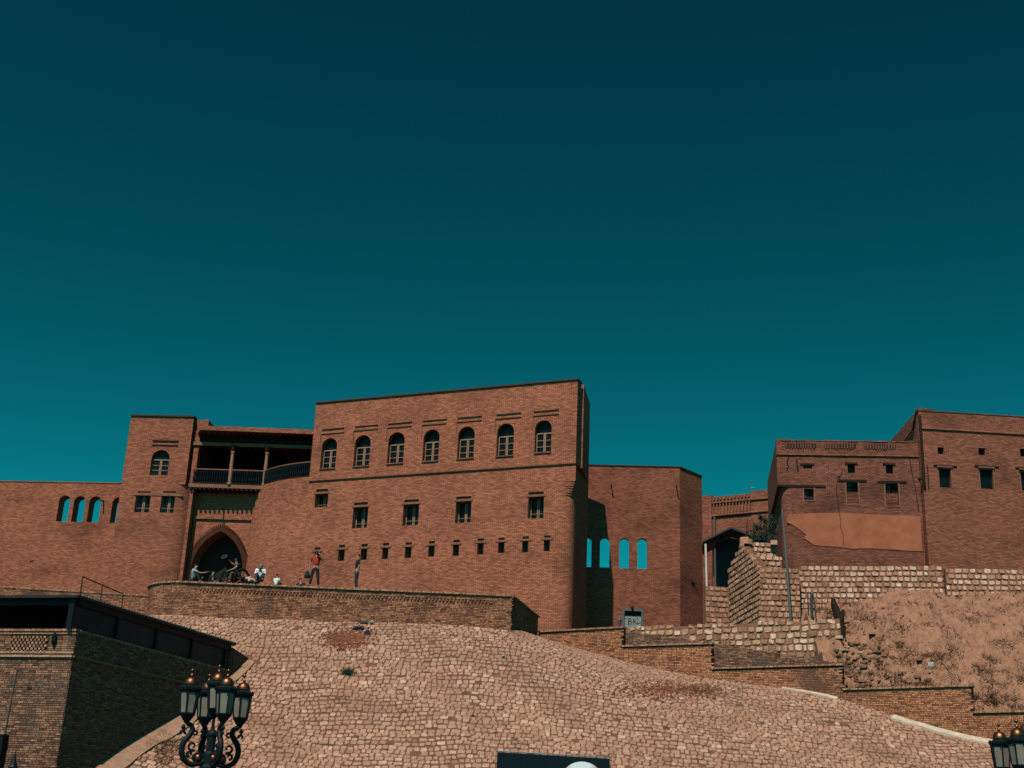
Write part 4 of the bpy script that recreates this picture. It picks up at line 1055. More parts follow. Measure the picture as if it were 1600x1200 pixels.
# pier beside the tower, back and side walls of the loggia
PR = Plane(atY(309, 700, 81.4), -4); m_ = MB(); pa, pb_ = PR.u(304.5, 680), PR.u(313, 680); m_.pbox(PR, pa, pb_, Z0, PR.z(309, 656), -0.5, 0.0)
m_.pbox(PR, pa, PR.u(326, 660), PR.z(320, 665), PR.z(320, 656) - 0.004, -3, -0.01); m_.build('side_pier', M['brick_gate'], gate)
q0, q1 = PR.pt(pb_ - 0.02, 0, -0.5), Vector((-20.9, 86.5, 0)); m_ = MB(); path_wall(m_, p2([q0, q1]), zb - 0.3, zr + 0.25); m_.build('loggia_side_wall', M['wood_dark'], gate)  # dark wood colour stands in for the shade inside the loggia
m_ = MB(); m_.pbox(LB, uB0 - 2.4, uB1 + 4, zb, zr + 0.2, -5.0, -4.6); m_.build('loggia_back_wall', M['wood_dark'], gate)  # back wall coloured near-black, interior shade painted into it
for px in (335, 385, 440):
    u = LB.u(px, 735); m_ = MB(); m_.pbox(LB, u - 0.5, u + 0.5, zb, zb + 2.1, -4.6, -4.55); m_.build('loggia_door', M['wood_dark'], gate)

# ------------------------------------------------------------ curtain wall with see-through arches, far left
LW = Plane(atY(187, 756, 85), -5.7); cw = thing('curtain_wall', 'long brick wall with open arched windows left of the tower', 'wall', LW.pt(-4, Z0))
hL = [hole(LW, b, 'arch') for b in ((90.5, 774, 108, 815), (114, 775, 132, 815.5), (138, 775.5, 156.5, 816), (174, 777, 192.5, 817))]
mb = MB(); facade(mb, LW, -13.0, 1.2, Z0, LW.z(100, 754), hL, thick=0.85, through=True); mb.build('wall', M['brick_curtain'], cw)
m_ = MB(); m_.pbox(LW, -13, 1.2, LW.z(100, 754), LW.z(100, 754) + 0.06, -0.86, 0.04); m_.build('coping', M['brick_curtain'], cw)
spout(LW, cw, LW.u(162, 782), LW.z(162, 782), 0.5, 0.15)
m_ = MB(); u, z = LW.uz(50, 877); m_.pbox(LW, u - 0.14, u + 0.1, z - 0.07, z + 0.06, -0.02, 0.004); m_.build('putlog_hole', M['void'], cw)

# ------------------------------------------------------------ many-sided house with open windows
OF = Plane(atY(1062, 730, 79.6), -4.1); zO = OF.z(1000, 729); oc = thing('corner_house', 'brown brick house with four open arched windows and a cut corner', 'house', OF.pt(-2, Z0))
hO = [hole(OF, b, 'arch') for b in ((909.5, 839, 924, 886), (937.4, 839.7, 952.4, 886.6), (967.8, 840.5, 982.9, 887.8), (996, 841, 1011, 888.7))]
hD = hole(OF, (975.5, 955, 1002, 990), 'rect', 0.14)
mb = MB(); zsp = OF.z(990, 915)
facade(mb, OF, -7.5, 0.0, zsp, zO, hO, thick=0.35, through=True); facade(mb, OF, -7.5, 0.0, Z0, zsp, [hD], thick=0.35)
oR = atZ(1097, 745, zO); e1 = Plane(OF.pt(0, 0), math.degrees(math.atan2(oR.y - OF.P.y, oR.x - OF.P.x)))
facade(mb, e1, 0.003, 2.55, Z0, zO, [], thick=0.35)
mb.build('wall', M['brick_octagon'], oc)
m_ = MB(); m_.pbox(OF, -7.5, 0.0, zO, zO + 0.07, -0.36, 0.05); m_.build('coping', M['dark_cope'], oc)
m_ = MB(); m_.pbox(e1, 0.0, 2.56, zO + 0.002, zO + 0.072, -0.36, 0.05); m_.build('coping', M['dark_cope'], oc)
for px, py in ((955, 757), (1057, 760)): spout(OF, oc, OF.u(px, py), OF.z(px, py), 0.5, 0.12, 0.04)
m_ = MB(); t = 0.12; a, b, zt_ = hD['u0'], hD['u1'], hD['z1']
m_.pbox(OF, a - t, a, Z0, zt_ + t, -0.1, 0.06); m_.pbox(OF, b, b + t, Z0, zt_ + t, -0.1, 0.06); m_.pbox(OF, a, b, zt_, zt_ + t, -0.1, 0.058)
dr = m_.build('door', M['grey_metal'], oc)
zd = OF.z(988, 963); m_ = MB(); m_.pbox(OF, a + 0.01, b - 0.01, Z0, zd, -0.12, -0.06)
M['door_panel'] = plain('door_panel', (0.20, 0.21, 0.205), 0.6, amount=0.15); m_.build('door_panel', M['door_panel'], dr)
m_ = MB(); m_.pbox(OF, a + 0.01, b - 0.01, zd, zt_, -0.135, -0.11); m_.build('transom_pane', M['void'], dr)
# graffiti on the panel: BK with a flourish, brushed strokes
def strokes(parent, pl, u0, z0, w_, h_, lines, rad, mat, off):
    m_ = MB()
    for ln in lines: m_.tube([pl.pt(u0 + x * w_, z0 + y_ * h_, off) for x, y_ in ln], rad, 5)
    return m_.build('graffiti', mat, parent)
B1 = [(0.24, 0.1), (0.26, 0.9)]; B2 = [(0.22, 0.9), (0.40, 0.85), (0.38, 0.6), (0.26, 0.52), (0.46, 0.42), (0.42, 0.12), (0.2, 0.08)]
K1 = [(0.56, 0.05), (0.55, 0.88)]; K2 = [(0.72, 0.85), (0.57, 0.45), (0.78, 0.08)]; F1 = [(0.75, 0.3), (0.88, 0.22), (0.96, 0.34)]
Q1 = [(0.05, 0.95), (0.12, 0.8)]; Q2 = [(0.74, 0.98), (0.80, 0.85)]
strokes(dr, OF, a, zd - 0.50, b - a, 0.42, [B1, B2, K1, K2, F1, Q1, Q2], 0.02, M['iron'], -0.058)
m_ = MB(); u, z = OF.uz(988, 950); m_.lathe(OF.pt(u, z - 0.17, 0.14), [(0.03, 0), (0.07, 0.06), (0.08, 0.2), (0.05, 0.26), (0.01, 0.34)], 8); m_.build('wall_lamp', M['iron'], oc)
m_ = MB(); u, z = e1.uz(1083, 911); m_.pbox(e1, u - 0.18, u + 0.05, z - 0.08, z + 0.08, -0.02, 0.05); m_.tube([e1.pt(u, z, 0.02), e1.pt(u + 0.25, z - 0.05, 0.2)], 0.03, 5); m_.build('cable_box', M['iron'], oc)
p_ = thing('lantern', 'small dark post lantern behind the topmost stair wall', 'lantern', OF.pt(OF.u(968, 970), 13.2, 4.0))
q_ = org(p_); m_ = MB(); m_.lathe(atY(968.5, 981, 72) - Vector((0, 0, 1.2)), [(0.03, 0), (0.03, 1.25), (0.05, 1.3)], 6); m_.build('post', M['iron'], p_)
m_ = MB(); m_.lathe(atY(968.5, 981, 72), [(0.06, 0.1), (0.13, 0.4), (0.15, 0.42), (0.05, 0.55), (0.01, 0.62)], 6); m_.build('lamp_head', M['grey_metal'], p_)

# ------------------------------------------------------------ back house behind the canopy
BH = Plane(atY(1205, 765, 88), -30.0); zH = BH.z(1190, 766); zH2 = BH.z(1140, 774)
bh = thing('back_house', 'distant brick house with a notched parapet between its neighbours', 'house', BH.pt(-2, Z0))
uh0, uh1, uhm = BH.u(1085, 800), BH.u(1225, 800), BH.u(1174, 790)
hB = hole(BH, (1108, 857, 1121, 901), 'arch', 0.4)
mb = MB(); facade(mb, BH, uh0, uhm, Z0, zH2, [hB], thick=0.5); facade(mb, BH, uhm + 0.002, uh1, Z0, zH, [], thick=0.5, off=0.05); mb.build('wall', M['brick_right'], bh)
m_ = MB(); ua, ub2 = BH.u(1100, 800), BH.u(1113, 800); m_.pbox(BH, ua - 1, ub2, Z0, zH2 + 0.12, -0.3, 0.16); m_.build('pilaster', M['brick_right'], bh)
z1_, z2_ = BH.z(1150, 784), BH.z(1150, 804)
for z_ in (z1_, z2_): ledge(BH, bh, ub2, uh1, z_, 0.10, 0.16, 'brick_right' if 0 else 'ledge')
m_ = MB(); u = ub2 + 0.1
while u < uhm: m_.pbox(BH, u, u + 0.09, z2_ + 0.16, z1_ - 0.05, -0.02, 0.12); u += 0.24
m_.build('dentils', M['ledge'], bh, kind='stuff')
m_ = MB(); u = ub2 + 0.1
while u < uhm: m_.pbox(BH, u, u + 0.12, zH2 - 0.25, zH2 - 0.08, -0.02, 0.10); u += 0.26
m_.build('dentils', M['ledge'], bh, kind='stuff')
m_ = MB(); p = BH.pt(BH.u(1118, 850), 0, 0.14); m_.tube([p + Vector((0, 0, BH.z(1117, 808))), p + Vector((0, 0, 15))], 0.07, 8); m_.build('downpipe', M['grey_metal'], bh)
m_ = MB(); u, z = BH.uz(1114, 897); m_.pbox(BH, u - 0.3, u + 0.3, z - 0.1, z + 0.4, -0.35, -0.28); m_.build('window', M['sheet_grey'], bh)
an = thing('antenna', 'thin rooftop antenna on the distant house', 'antenna', BH.pt(BH.u(1170, 768), zH, -0.4))
a_ = org(an); m_ = MB(); m_.tube([a_ - Vector((0, 0, 0.4)), a_ + Vector((0, 0, 0.75))], 0.018, 5); m_.tube([a_ + Vector((-0.02, 0, 0.35)), a_ + Vector((0.28, 0, 0.42))], 0.03, 5); m_.build('mast', M['grey_metal'], an)

# canopy with a pitched sheet roof, and its white post
cp_ = thing('canopy', 'dark pitched sheet canopy above the stone buttress', 'canopy', atY(1140, 960, 80))
e_l, apx, e_r = atY(1099, 844, 80), atY(1142, 823, 80), atY(1205, 846, 80); bv = Vector((0.35, 4.2, 0.0))
m_ = MB()
for a, b in ((e_l, apx), (apx, e_r)):
    dn = Vector((0, 0, -0.12)); q4 = [a, b, b + bv, a + bv]; m_.face(q4); m_.face([p + dn for p in q4][::-1])
    m_.face([a + dn, b + dn, b, a]); m_.face([a + bv, a, a + dn, a + bv + dn][::-1])
m_.build('roof', M['sheet_grey'], cp_)
m_ = MB(); e2 = e_l + Vector((0.2, 0.3, -0.35)); 
for i in range(8):
    a = e_l.lerp(apx, i / 8) + Vector((0, 0.35, -0.15)); b = e_l.lerp(apx, (i + 1) / 8) + Vector((0, 0.35, -0.62 if i % 2 == 0 else -0.15)); m_.tube([a, b], 0.03, 5)
m_.tube([e_l + Vector((0.1, 0.35, -0.25)), apx + Vector((0, 0.35, -0.62)), e_r + Vector((0, 0.35, -0.25))], 0.04, 5); m_.build('truss', M['sheet_grey'], cp_)
m_ = MB(); m_.obox(apx + Vector((-0.6, 2.0, -3.6)), (3.2, 0, 0), (0, 0.2, 0), (0, 0, 3.3)); m_.build('back_panel', M['roof_dark'], cp_)
m_ = MB(); m_.tube([atY(1102.5, 850, 75.5), atY(1106.5, 978, 75.5) - Vector((0, 0, 1))], 0.062, 8); o = m_.build('white_pipe', M['white_metal']); tag(o, 'slim white pipe standing at the corner of the brown house', 'pipe')
m_ = MB(); b0 = atY(1236.5, 967, 64.6); b1 = atY(1222, 797, 64.9); m_.tube([b0 - Vector((0, 0, 0.8)), b0.lerp(b1, 0.55), b1], [0.07, 0.06, 0.045], 9); o = m_.build('metal_pole', M['grey_metal']); tag(o, 'tall grey metal pole leaning in front of the stone buttress', 'pole')
for k, (x0, y0, x1, y1, rr_, lab) in enumerate(((1262, 925, 1263.5, 966, 0.035, 'thin rusty stake left of two thicker stakes'), (1268, 927, 1268.5, 967, 0.075, 'thick dark stake in the middle of three at the stone wall'), (1270.5, 928, 1277, 966, 0.03, 'thin dark stake leaning rightmost of three'))):
    m_ = MB(); m_.tube([atY(x1, y1, 64.2) - Vector((0, 0, 0.7)), atY(x0, y0, 64.2)], [rr_, rr_ * 0.9], 6); o = m_.build('stake', M['sheet_grey']); tag(o, lab, 'stake', 'stakes leaning at the stone wall')

# ------------------------------------------------------------ plastered old house
PH = Plane((23.60, 71.96), -5.3); ph = thing('plastered_house', 'old cracked brick house with an orange plaster band', 'house', PH.pt(-4, Z0))
zP = PH.z(1320, 690); uP0 = PH.u(1213, 690); zov = PH.z(1230, 759)
OW = [((1254.5, 762, 1273.5, 783), 0.3), ((1321, 752, 1343, 790), 0.22), ((1382, 754, 1406, 792), 0.22)]
SW = [((1255, 727.5, 1269, 732), 0.2), ((1324.5, 725.5, 1336, 739), 0.3), ((1384, 726.5, 1395.5, 740), 0.3)]
hP = [hole(PH, b, 'rect', d) for b, d in OW]; hP2 = [hole(PH, b, 'rect', d) for b, d in SW]
mb = MB(); rl = 0.55; uPl = PH.u(1223, 830)
facade(mb, PH, uP0, -0.002, zov, zP, [h for h in hP + hP2 if h['z0'] > zov], thick=0.5)
hlow = []
for h in hP:
    if h['z0'] < zov: hlow.append(h)
mb = MB()
# the upper floor overhangs to the left; below it the wall is rounded off
up_h = []; lo_h = []
for h in hP + hP2:
    if h['z0'] >= zov: up_h.append(h)
    elif h['z1'] <= zov: lo_h.append(h)
    else:
        a = dict(h); a['z0'] = zov; up_h.append(a); b = dict(h); b['z1'] = zov; b['curve'] = [(h['u0'], zov), (h['u1'], zov)]; lo_h.append(b)
facade(mb, PH, uP0, -0.002, zov, zP, up_h, thick=0.5); facade(mb, PH, uPl + rl, -0.002, Z0, zov, lo_h, thick=0.5)
e0 = PH.pt(uPl + rl, 0); cc = e0 - PH.n * rl
an0 = math.atan2(PH.n.y, PH.n.x); q = arc((cc.x, cc.y), rl, an0 - RAD(82), an0, 10)
sd = Vector((0.138, 0.99, 0)); q = [(q[0][0] + sd.x * 8, q[0][1] + sd.y * 8)] + q
path_wall(mb, q, Z0, zov)
s0 = PH.pt(uP0, 0); path_wall(mb, p2([s0 + sd * 9, s0]), zov, zP)
mb.face([W3(p, zov) for p in (s0 + sd * 9, s0, PH.pt(uPl + rl, 0), cc)][::-1])
path_wall(mb, p2([PH.pt(0, 0), PH.pt(0, 0, -9), s0 + sd * 9]), Z0, zP); mb.face([W3(p, zP - 0.3) for p in (s0, PH.pt(0, 0), PH.pt(0, 0, -9), s0 + sd * 9)])
mb.build('wall', M['brick_old'], ph)
ledge(PH, ph, uP0 - 0.02, -0.01, PH.z(1300, 712), 0.08, 0.09, 'ledge')
r_ = random.Random(5)
for x0, x1 in ((1227, 1275), (1288, 1337), (1350, 1400)):        # brick balusters of the worn parapet
    m_ = MB(); ua, ub2 = PH.u(x0, 696), PH.u(x1, 696); za, zb_p = PH.z(1310, 701), PH.z(1310, 693); m_.pbox(PH, ua, ub2, za, zb_p, -0.02, 0.006); m_.build('parapet_recess', M['void'], ph)
    m_ = MB(); u = ua + 0.03
    while u < ub2 - 0.06: m_.pbox(PH, u, u + 0.075, za, zb_p, -0.02, 0.05 + r_.uniform(-0.02, 0.02)); u += 0.15 + r_.uniform(-0.015, 0.02)
    m_.build('parapet_balusters', M['brick_old'], ph, kind='stuff')
m_ = MB(); u = uP0
while u < -0.2: d_ = r_.uniform(0.2, 0.6); m_.pbox(PH, u, min(u + d_, -0.05), zP, zP + r_.uniform(0.03, 0.10), -0.5, 0.03 + r_.uniform(-0.015, 0.015)); u += d_ + 0.004
m_.build('coping', M['brick_old'], ph)
for x0, y0, x1, y1 in ((1214, 757.5, 1290, 761), (1309, 749, 1354, 752.5), (1371, 751, 1416, 754.5), (1250, 724.5, 1272, 727), (1320, 723, 1340, 725.5), (1379, 724, 1399, 726.5)):
    m_ = MB(); ua, ub2 = PH.u(x0, (y0 + y1) / 2), PH.u(x1, (y0 + y1) / 2); za = PH.z((x0 + x1) / 2, y1); m_.pbox(PH, ua, ub2, za, za + 0.11, -0.05, 0.05); m_.build('lintel', M['wood_dark'], ph)
for k, h in enumerate(hP):
    d = h['depth'] - 0.03; u0, u1, z0, z1 = h['u0'], h['u1'], h['z0'], h['z1']; f = MB(); t = 0.07
    f.pbox(PH, u0, u0 + t, z0, z1, -d, 0.01); f.pbox(PH, u1 - t, u1, z0, z1, -d, 0.03); f.pbox(PH, u0 + t, u1 - t, z0, z0 + 0.05, -d, 0.03); f.pbox(PH, u0 + t, u1 - t, z1 - 0.06, z1, -d, 0.0)
    win = f.build('window', M['wood_brown'], ph)
    if k:
        zm = z0 + (z1 - z0) * 0.55; z = z0 + 0.06
        while z < zm: p = MB(); p.pbox(PH, u0 + t + r_.uniform(0, .03), u1 - t - r_.uniform(0, .03), z, z + 0.06, -d, -d + 0.09 + r_.uniform(0, .03)); p.build('board', M['brick_old'], win); z += 0.085
        c = (u0 + u1) / 2; p = MB(); p.pbox(PH, u0 + t, c, zm + 0.1, z1 - 0.07, -d - 0.02, -d + 0.01); p.build('pane', M['glass'], win)
        f = MB()
        for i in range(1, 3): f.pbox(PH, u0 + t + (c - u0 - t) * i / 3 - 0.01, u0 + t + (c - u0 - t) * i / 3 + 0.01, zm + 0.1, z1 - 0.07, -d + 0.011, -d + 0.04)
        f.pbox(PH, u0 + t, c, (zm + z1) / 2, (zm + z1) / 2 + 0.02, -d + 0.012, -d + 0.045); f.build('glazing_bars', M['wood_light'], win)
        p = MB(); p.pbox(PH, c, u1 - t, zm + 0.1, z1 - 0.07, -d - 0.02, -d + 0.05); p.build('shutter', M['wood_dark'], win)
    else:
        p = MB(); p.pbox(PH, u0 + t, u1 - t, z0 + 0.05, z1 - 0.06, -d - 0.02, -d); p.build('pane', M['void'], win)
        p = MB(); p.face([PH.pt(u0 + t, z0 + 0.2, -d + 0.02), PH.pt(u0 + t + 0.2, z0 + 0.35, -d + 0.02), PH.pt(u0 + t + 0.26, z1 - 0.15, -d + 0.02), PH.pt(u0 + t, z1 - 0.08, -d + 0.02)]); p.build('broken_pane', M['sheet_grey'], win)
for h in hP2[1:]:
    p = MB(); d = h['depth'] - 0.01; p.pbox(PH, h['u0'], h['u1'], h['z0'], h['z1'], -d - 0.005, -d + 0.02); p.build('window', M['glass'], ph)
# plaster in two sheets either side of the long crack
crack = [(1311, 801), (1312.5, 808), (1314, 815), (1312.5, 823), (1316, 832), (1318, 842), (1318, 850), (1320, 856)]
lft = [(1234, 803), (1229.5, 810), (1229, 816), (1240, 821), (1251, 829), (1260, 836), (1256, 841), (1264, 846), (1272, 852), (1290, 853.5), (1306, 854.5)]
rgt = [(1331, 858), (1345, 857), (1362, 857), (1380, 858.5), (1398, 859), (1420, 861), (1441, 861.5)]
def sheet_poly(pts, nm, gap):
    m_ = MB(); uz = [PH.uz(*p) for p in pts]; F_ = [PH.pt(u + (gap if i in gap_i else 0), z, 0.035) for i, (u, z) in enumerate(uz)]; m_.face(F_, None)
    for i in range(len(F_)): j = (i + 1) % len(F_); m_.face([F_[i], F_[i] - PH.n * 0.035, F_[j] - PH.n * 0.035, F_[j]])
    return m_.build(nm, M['plaster'], ph)
L_ = [(1234, 803)] + lft[1:] + crack[::-1]; gap_i = range(len(lft), len(L_)); sheet_poly(L_, 'plaster', -0.02)
R_ = crack + rgt + [(1437.5, 806), (1400, 805), (1360, 804)]; gap_i = range(0, len(crack)); sheet_poly(R_, 'plaster', 0.025)
# cracks in the brickwork: thin jagged openings
def crackline(pts, w_=0.03):
    m_ = MB(); q = [PH.uz(*p) for p in pts]
    for a, b in zip(q, q[1:]): ww = w_ * random.uniform(0.6, 1.4); m_.face([PH.pt(a[0] - ww, a[1], 0.006), PH.pt(a[0] + ww, a[1], 0.006), PH.pt(b[0] + ww, b[1], 0.006), PH.pt(b[0] - ww, b[1], 0.006)][::-1])
    return m_.build('crack', M['void'], ph)
crackline([(1233, 714), (1229, 722), (1232, 728), (1229, 736)], 0.035); crackline([(1250, 717), (1244, 719), (1246, 728), (1247, 737)], 0.05)
crackline([(1317, 733), (1314, 744), (1308, 752), (1306, 765), (1309, 780), (1311, 801)], 0.018); crackline([(1421, 714), (1424, 735), (1428, 752), (1432, 775), (1436, 800)], 0.025)
crackline([(1313, 743), (1309, 747)], 0.06)

# ------------------------------------------------------------ right-hand house
RH = Plane((23.79, 72.0), 3.1); rh = thing('right_house', 'tall brick house with barred windows at the right edge', 'house', RH.pt(3, Z0))
zRh = RH.z(1520, 647); hb = [hole(RH, b, 'rect', 0.3) for b in ((1466, 731, 1488, 763), (1530, 732, 1554, 765), (1594, 735, 1618, 768))]
hs = [hole(RH, b, 'rect', 0.4) for b in ((1465, 699, 1475, 709.5), (1529, 700, 1539.5, 711), (1594, 701, 1604, 713))]
mb = MB(); facade(mb, RH, 0.0, 9.0, Z0, zRh, hb + hs, thick=0.5)
sr = Vector((0.03, 1.0, 0)); c = RH.pt(0, 0); path_wall(mb, p2([c + sr * 7, c]), Z0, zRh + 0.13); mb.face([W3(p, zRh - 0.2) for p in (c, RH.pt(9, 0), RH.pt(9, 0, -7), c + sr * 7)])
path_wall(mb, p2([RH.pt(9, 0), RH.pt(9, 0, -7), c + sr * 7]), Z0, zRh); mb.build('wall', M['brick_right'], rh)
m_ = MB(); m_.pbox(RH, -0.05, RH.u(1458, 645), zRh - 0.001, zRh + 0.16, -0.5, 0.03); m_.build('parapet_block', M['brick_right'], rh)
m_ = MB(); m_.pbox(RH, RH.u(1458, 645) + 0.002, 9, zRh, zRh + 0.05, -0.5, 0.03); m_.build('coping', M['brick_right'], rh)
ledge(RH, rh, -0.03, 9, RH.z(1520, 675), 0.08, 0.08, 'ledge')
for h in hb:
    u0, u1, z0, z1 = h['u0'], h['u1'], h['z0'], h['z1']; f = MB(); d = 0.2; t = 0.07
    f.pbox(RH, u0, u0 + t, z0, z1, -d, -0.02); f.pbox(RH, u1 - t, u1, z0, z1, -d, 0.02); f.pbox(RH, u0 + t, u1 - t, z1 - t, z1, -d, 0.01); f.pbox(RH, u0 + t, u1 - t, z0, z0 + 0.04, -d, 0.01)
    win = f.build('window', M['wood_brown'], rh); p = MB(); p.pbox(RH, u0 + t, u1 - t, z0 + 0.04, z1 - t, -0.27, -0.25); p.build('pane', M['glass'], win)
    gb = MB(); 
    for i in range(1, 5): x = u0 + t + (u1 - u0 - 2 * t) * i / 5; gb.pbox(RH, x - 0.008, x + 0.008, z0 + 0.04, z1 - t, -0.19, -0.17)
    for i in range(1, 7): z = z0 + 0.04 + (z1 - z0 - t) * i / 7; gb.pbox(RH, u0 + t, u1 - t, z - 0.008, z + 0.008, -0.168, -0.155)
    gb.build('window_bars', M['iron'], win)
    m_ = MB(); m_.pbox(RH, u0 - 0.22, u1 + 0.3, z1 + 0.08, z1 + 0.15, -0.05, 0.06); m_.build('lintel', M['wood_dark'], rh); m_ = MB(); m_.pbox(RH, u0 - 0.03, u1 + 0.03, z1 + 0.004, z1 + 0.076, -0.05, 0.10); m_.build('lintel', M['wood_brown'], rh)
for h in hs: p = MB(); p.pbox(RH, h['u0'], h['u1'], h['z0'], h['z1'], -0.4, -0.36); p.build('window', M['void'], rh)
m_ = MB(); m_.tube([RH.pt(0.02, zRh - 0.3, 0.09), RH.pt(0.02, RH.z(1436, 760), 0.09)], 0.085, 8); m_.build('downpipe', M['wood_dark'], rh)
m_ = MB(); m_.tube([RH.pt(0.28, RH.z(1440, 726), 0.05), RH.pt(0.28, RH.z(1444, 764), 0.05)], 0.03, 6); m_.pbox(RH, -0.3, -0.05, RH.z(1432, 748) - 0.05, RH.z(1432, 748) + 0.05, 0.0, 0.12); m_.build('cable_conduit', M['wood_dark'], rh)
m_ = MB(); m_.tube([c + sr * 0.4 + Vector((-0.06, 0, zRh - 0.1)), c + sr * 1.2 + Vector((-0.06, 0, zRh - 0.8)), c + sr * 4 + Vector((-0.06, 0, zRh - 1.0))], 0.05, 6); m_.build('pipe', M['iron'], rh)

# ------------------------------------------------------------ vegetation and small things
def leaf_cloud(mb, c, rad, n, r, size=0.05, squash=(1, 1, 1)):
    for _ in range(n):
        d = Vector((r.gauss(0, 1), r.gauss(0, 1), r.gauss(0, 1))).normalized() * (r.random() ** 0.45)
        p = c + Vector((d.x * rad * squash[0], d.y * rad * squash[1], d.z * rad * squash[2])) * r.uniform(0.75, 1.1)
        a = Vector((r.gauss(0, 1), r.gauss(0, 1), r.gauss(0, 1))).normalized(); b = a.orthogonal().normalized(); s_ = size * r.uniform(0.6, 1.4)
        mb.face([p - a * s_, p + b * s_ * 0.45, p + a * s_, p - b * s_ * 0.45])
r_ = random.Random(17)
sh = thing('shrub', 'dark shrub growing between the canopy and the plastered house', 'shrub', atY(1190, 850, 71.5))
b0 = org(sh); cr = MB(); tr = MB()
for (px, py, rd) in ((1188, 835, 0.55), (1198, 822, 0.5), (1203, 838, 0.6), (1194, 812, 0.25), (1207, 815, 0.45), (1180, 846, 0.35), (1188, 808, 0.16), (1176, 838, 0.45), (1197, 846, 0.55), (1182, 824, 0.3)):
    c_b = atY(px, py, 71.2); leaf_cloud(cr, c_b, rd, int(420 * rd + 60), r_, 0.06)
    tr.tube([b0 - Vector((0, 0, 0.6)), b0.lerp(c_b, 0.6) + Vector((r_.uniform(-.1, .1), 0, 0)), c_b + Vector((0, 0, rd * 0.8))], [0.05, 0.03, 0.01], 5)
cr.build('crown', M['green'], sh); tr.build('stem', M['wood_dark'], sh)
ds = thing('dead_branch', 'bare forked branch standing on the stone buttress', 'branch', atY(1165, 848, 69)); b0 = org(ds); m_ = MB()
m_.tube([b0 - Vector((0, 0, 0.4)), atY(1166, 835, 69), atY(1167.5, 813, 69)], [0.05, 0.035, 0.015], 5); m_.tube([atY(1166, 835, 69), atY(1170, 826, 69)], [0.03, 0.012], 5); m_.build('stem', M['wood_dark'], ds)
for px, py, s_ in ((1163, 845, 0.35), (1170, 847, 0.28), (1209, 848, 0.25)):
    V, F = COB[int(px) % 10]; c = atY(px, py, 69.0); m_ = MB(); m_.raw([c + Vector((v[0] * s_ * 1.5, v[1] * s_, v[2] * s_)) for v in V], F); o = m_.build('boulder', M['stone_side'])
    tag(o, {1163: 'rough boulder beside the dead branch on the buttress', 1170: 'smaller boulder right of the dead branch on the buttress', 1209: 'boulder on the buttress beside the shaded house corner'}[px], 'boulder')
# burnt tree stump
sp_ = thing('tree_stump', 'burnt dead tree stump at the left edge of the dirt bank', 'stump', atY(1312, 988, 62.2)); b0 = org(sp_); A = lambda x, y_: atY(x, y_, 62.2)
m_ = MB(); m_.tube([A(1312, 992) - Vector((0, 0, 0.3)), A(1312, 978), A(1311.5, 966), A(1307, 955), A(1303, 944), A(1301.5, 935)], [0.30, 0.25, 0.24, 0.19, 0.16, 0.09], 9); m_.build('trunk', M['wood_dark'], sp_)
m_ = MB(); m_.tube([A(1312, 966), A(1316, 960), A(1318, 953)], [0.19, 0.13, 0.06], 7); m_.build('limb', M['wood_dark'], sp_)
m_ = MB(); m_.tube([A(1312, 977), A(1320, 974), A(1327, 972)], [0.08, 0.05, 0.02], 6); m_.build('limb', M['wood_dark'], sp_)
# slope: green tuft, red-brown heap, scattered litter
def slope_at(px, py):
    d = ray(px, py); lo, hi = 40.0, 70.0
    for _ in range(40):
        md = (lo + hi) / 2; x = d.x / d.y * md; z = CAMZ + d.z / d.y * md
        if sz(x, md) > z: hi = md
        else: lo = md
    return Vector((d.x / d.y * lo, lo, CAMZ + d.z / d.y * lo))
tf = thing('grass_tuft', 'small green tuft growing among the cobbles', 'plant', slope_at(543, 1053)); mb = MB(); blades(mb, org(tf), 420, 0.14, 0.3, r_, 0.55, 0.011); mb.build('leaves', M['green'], tf)
M['red_soil'] = plain('red_soil', (0.21, 0.066, 0.034), 0.95, amount=0.5, scale=5)
M['litter_pale'] = plain('litter_pale', (0.42, 0.38, 0.34), 0.7, amount=0.15); M['litter_dark'] = plain('litter_dark', (0.05, 0.035, 0.03), 0.8, amount=0.3)
def patch(name, label, poly, n, mat, seed, hgt=0.09):
    r = random.Random(seed); mb = MB(); xs = [p[0] for p in poly]; ys = [p[1] for p in poly]
    for _ in range(n):
        px = r.gauss((min(xs) + max(xs)) / 2, (max(xs) - min(xs)) / 4); py = r.gauss((min(ys) + max(ys)) / 2, (max(ys) - min(ys)) / 4); c = slope_at(px, py)
        V, F = COB[r.randrange(10)]; s_ = r.uniform(0.03, hgt); q = Matrix.Rotation(r.uniform(0, 6), 3, 'Z') @ Matrix.Rotation(r.uniform(-0.7, 0.7), 3, 'X')
        mb.raw([c + q @ Vector((v[0] * s_ * 1.6, v[1] * s_, v[2] * s_ * 0.7)) for v in V], F, r.random() or 0.01)
    o = mb.build(name, mat); tag(o, label, kind='stuff'); return o
patch('red_soil', 'reddish heap of crumbled soil below the terrace wall', ((506, 984), (580, 1012)), 900, M['red_soil'], 1)
patch('leaf_litter', 'dry brown leaf litter on the cobbles below the stair walls', ((960, 1064), (1140, 1092)), 1100, M['red_soil'], 2, 0.07)
mb = MB()
for _ in range(150):
    c = slope_at(r_.gauss(1090, 34), r_.gauss(1081, 5)); blades(mb, c, 7, 0.07, 0.14, r_, 0.9)
o = mb.build('dry_grass', M['dry_grass']); tag(o, 'dry grass patch on the cobbles below the stair walls', kind='stuff')
mb = MB()
for _ in range(160):
    c = slope_at(r_.gauss(258, 14), r_.gauss(1172, 14)); blades(mb, c, 8, 0.08, 0.16, r_, 0.8)
o = mb.build('dry_grass', M['dry_grass']); tag(o, 'dry grass beside the left street lamp', kind='stuff')
mb = MB()
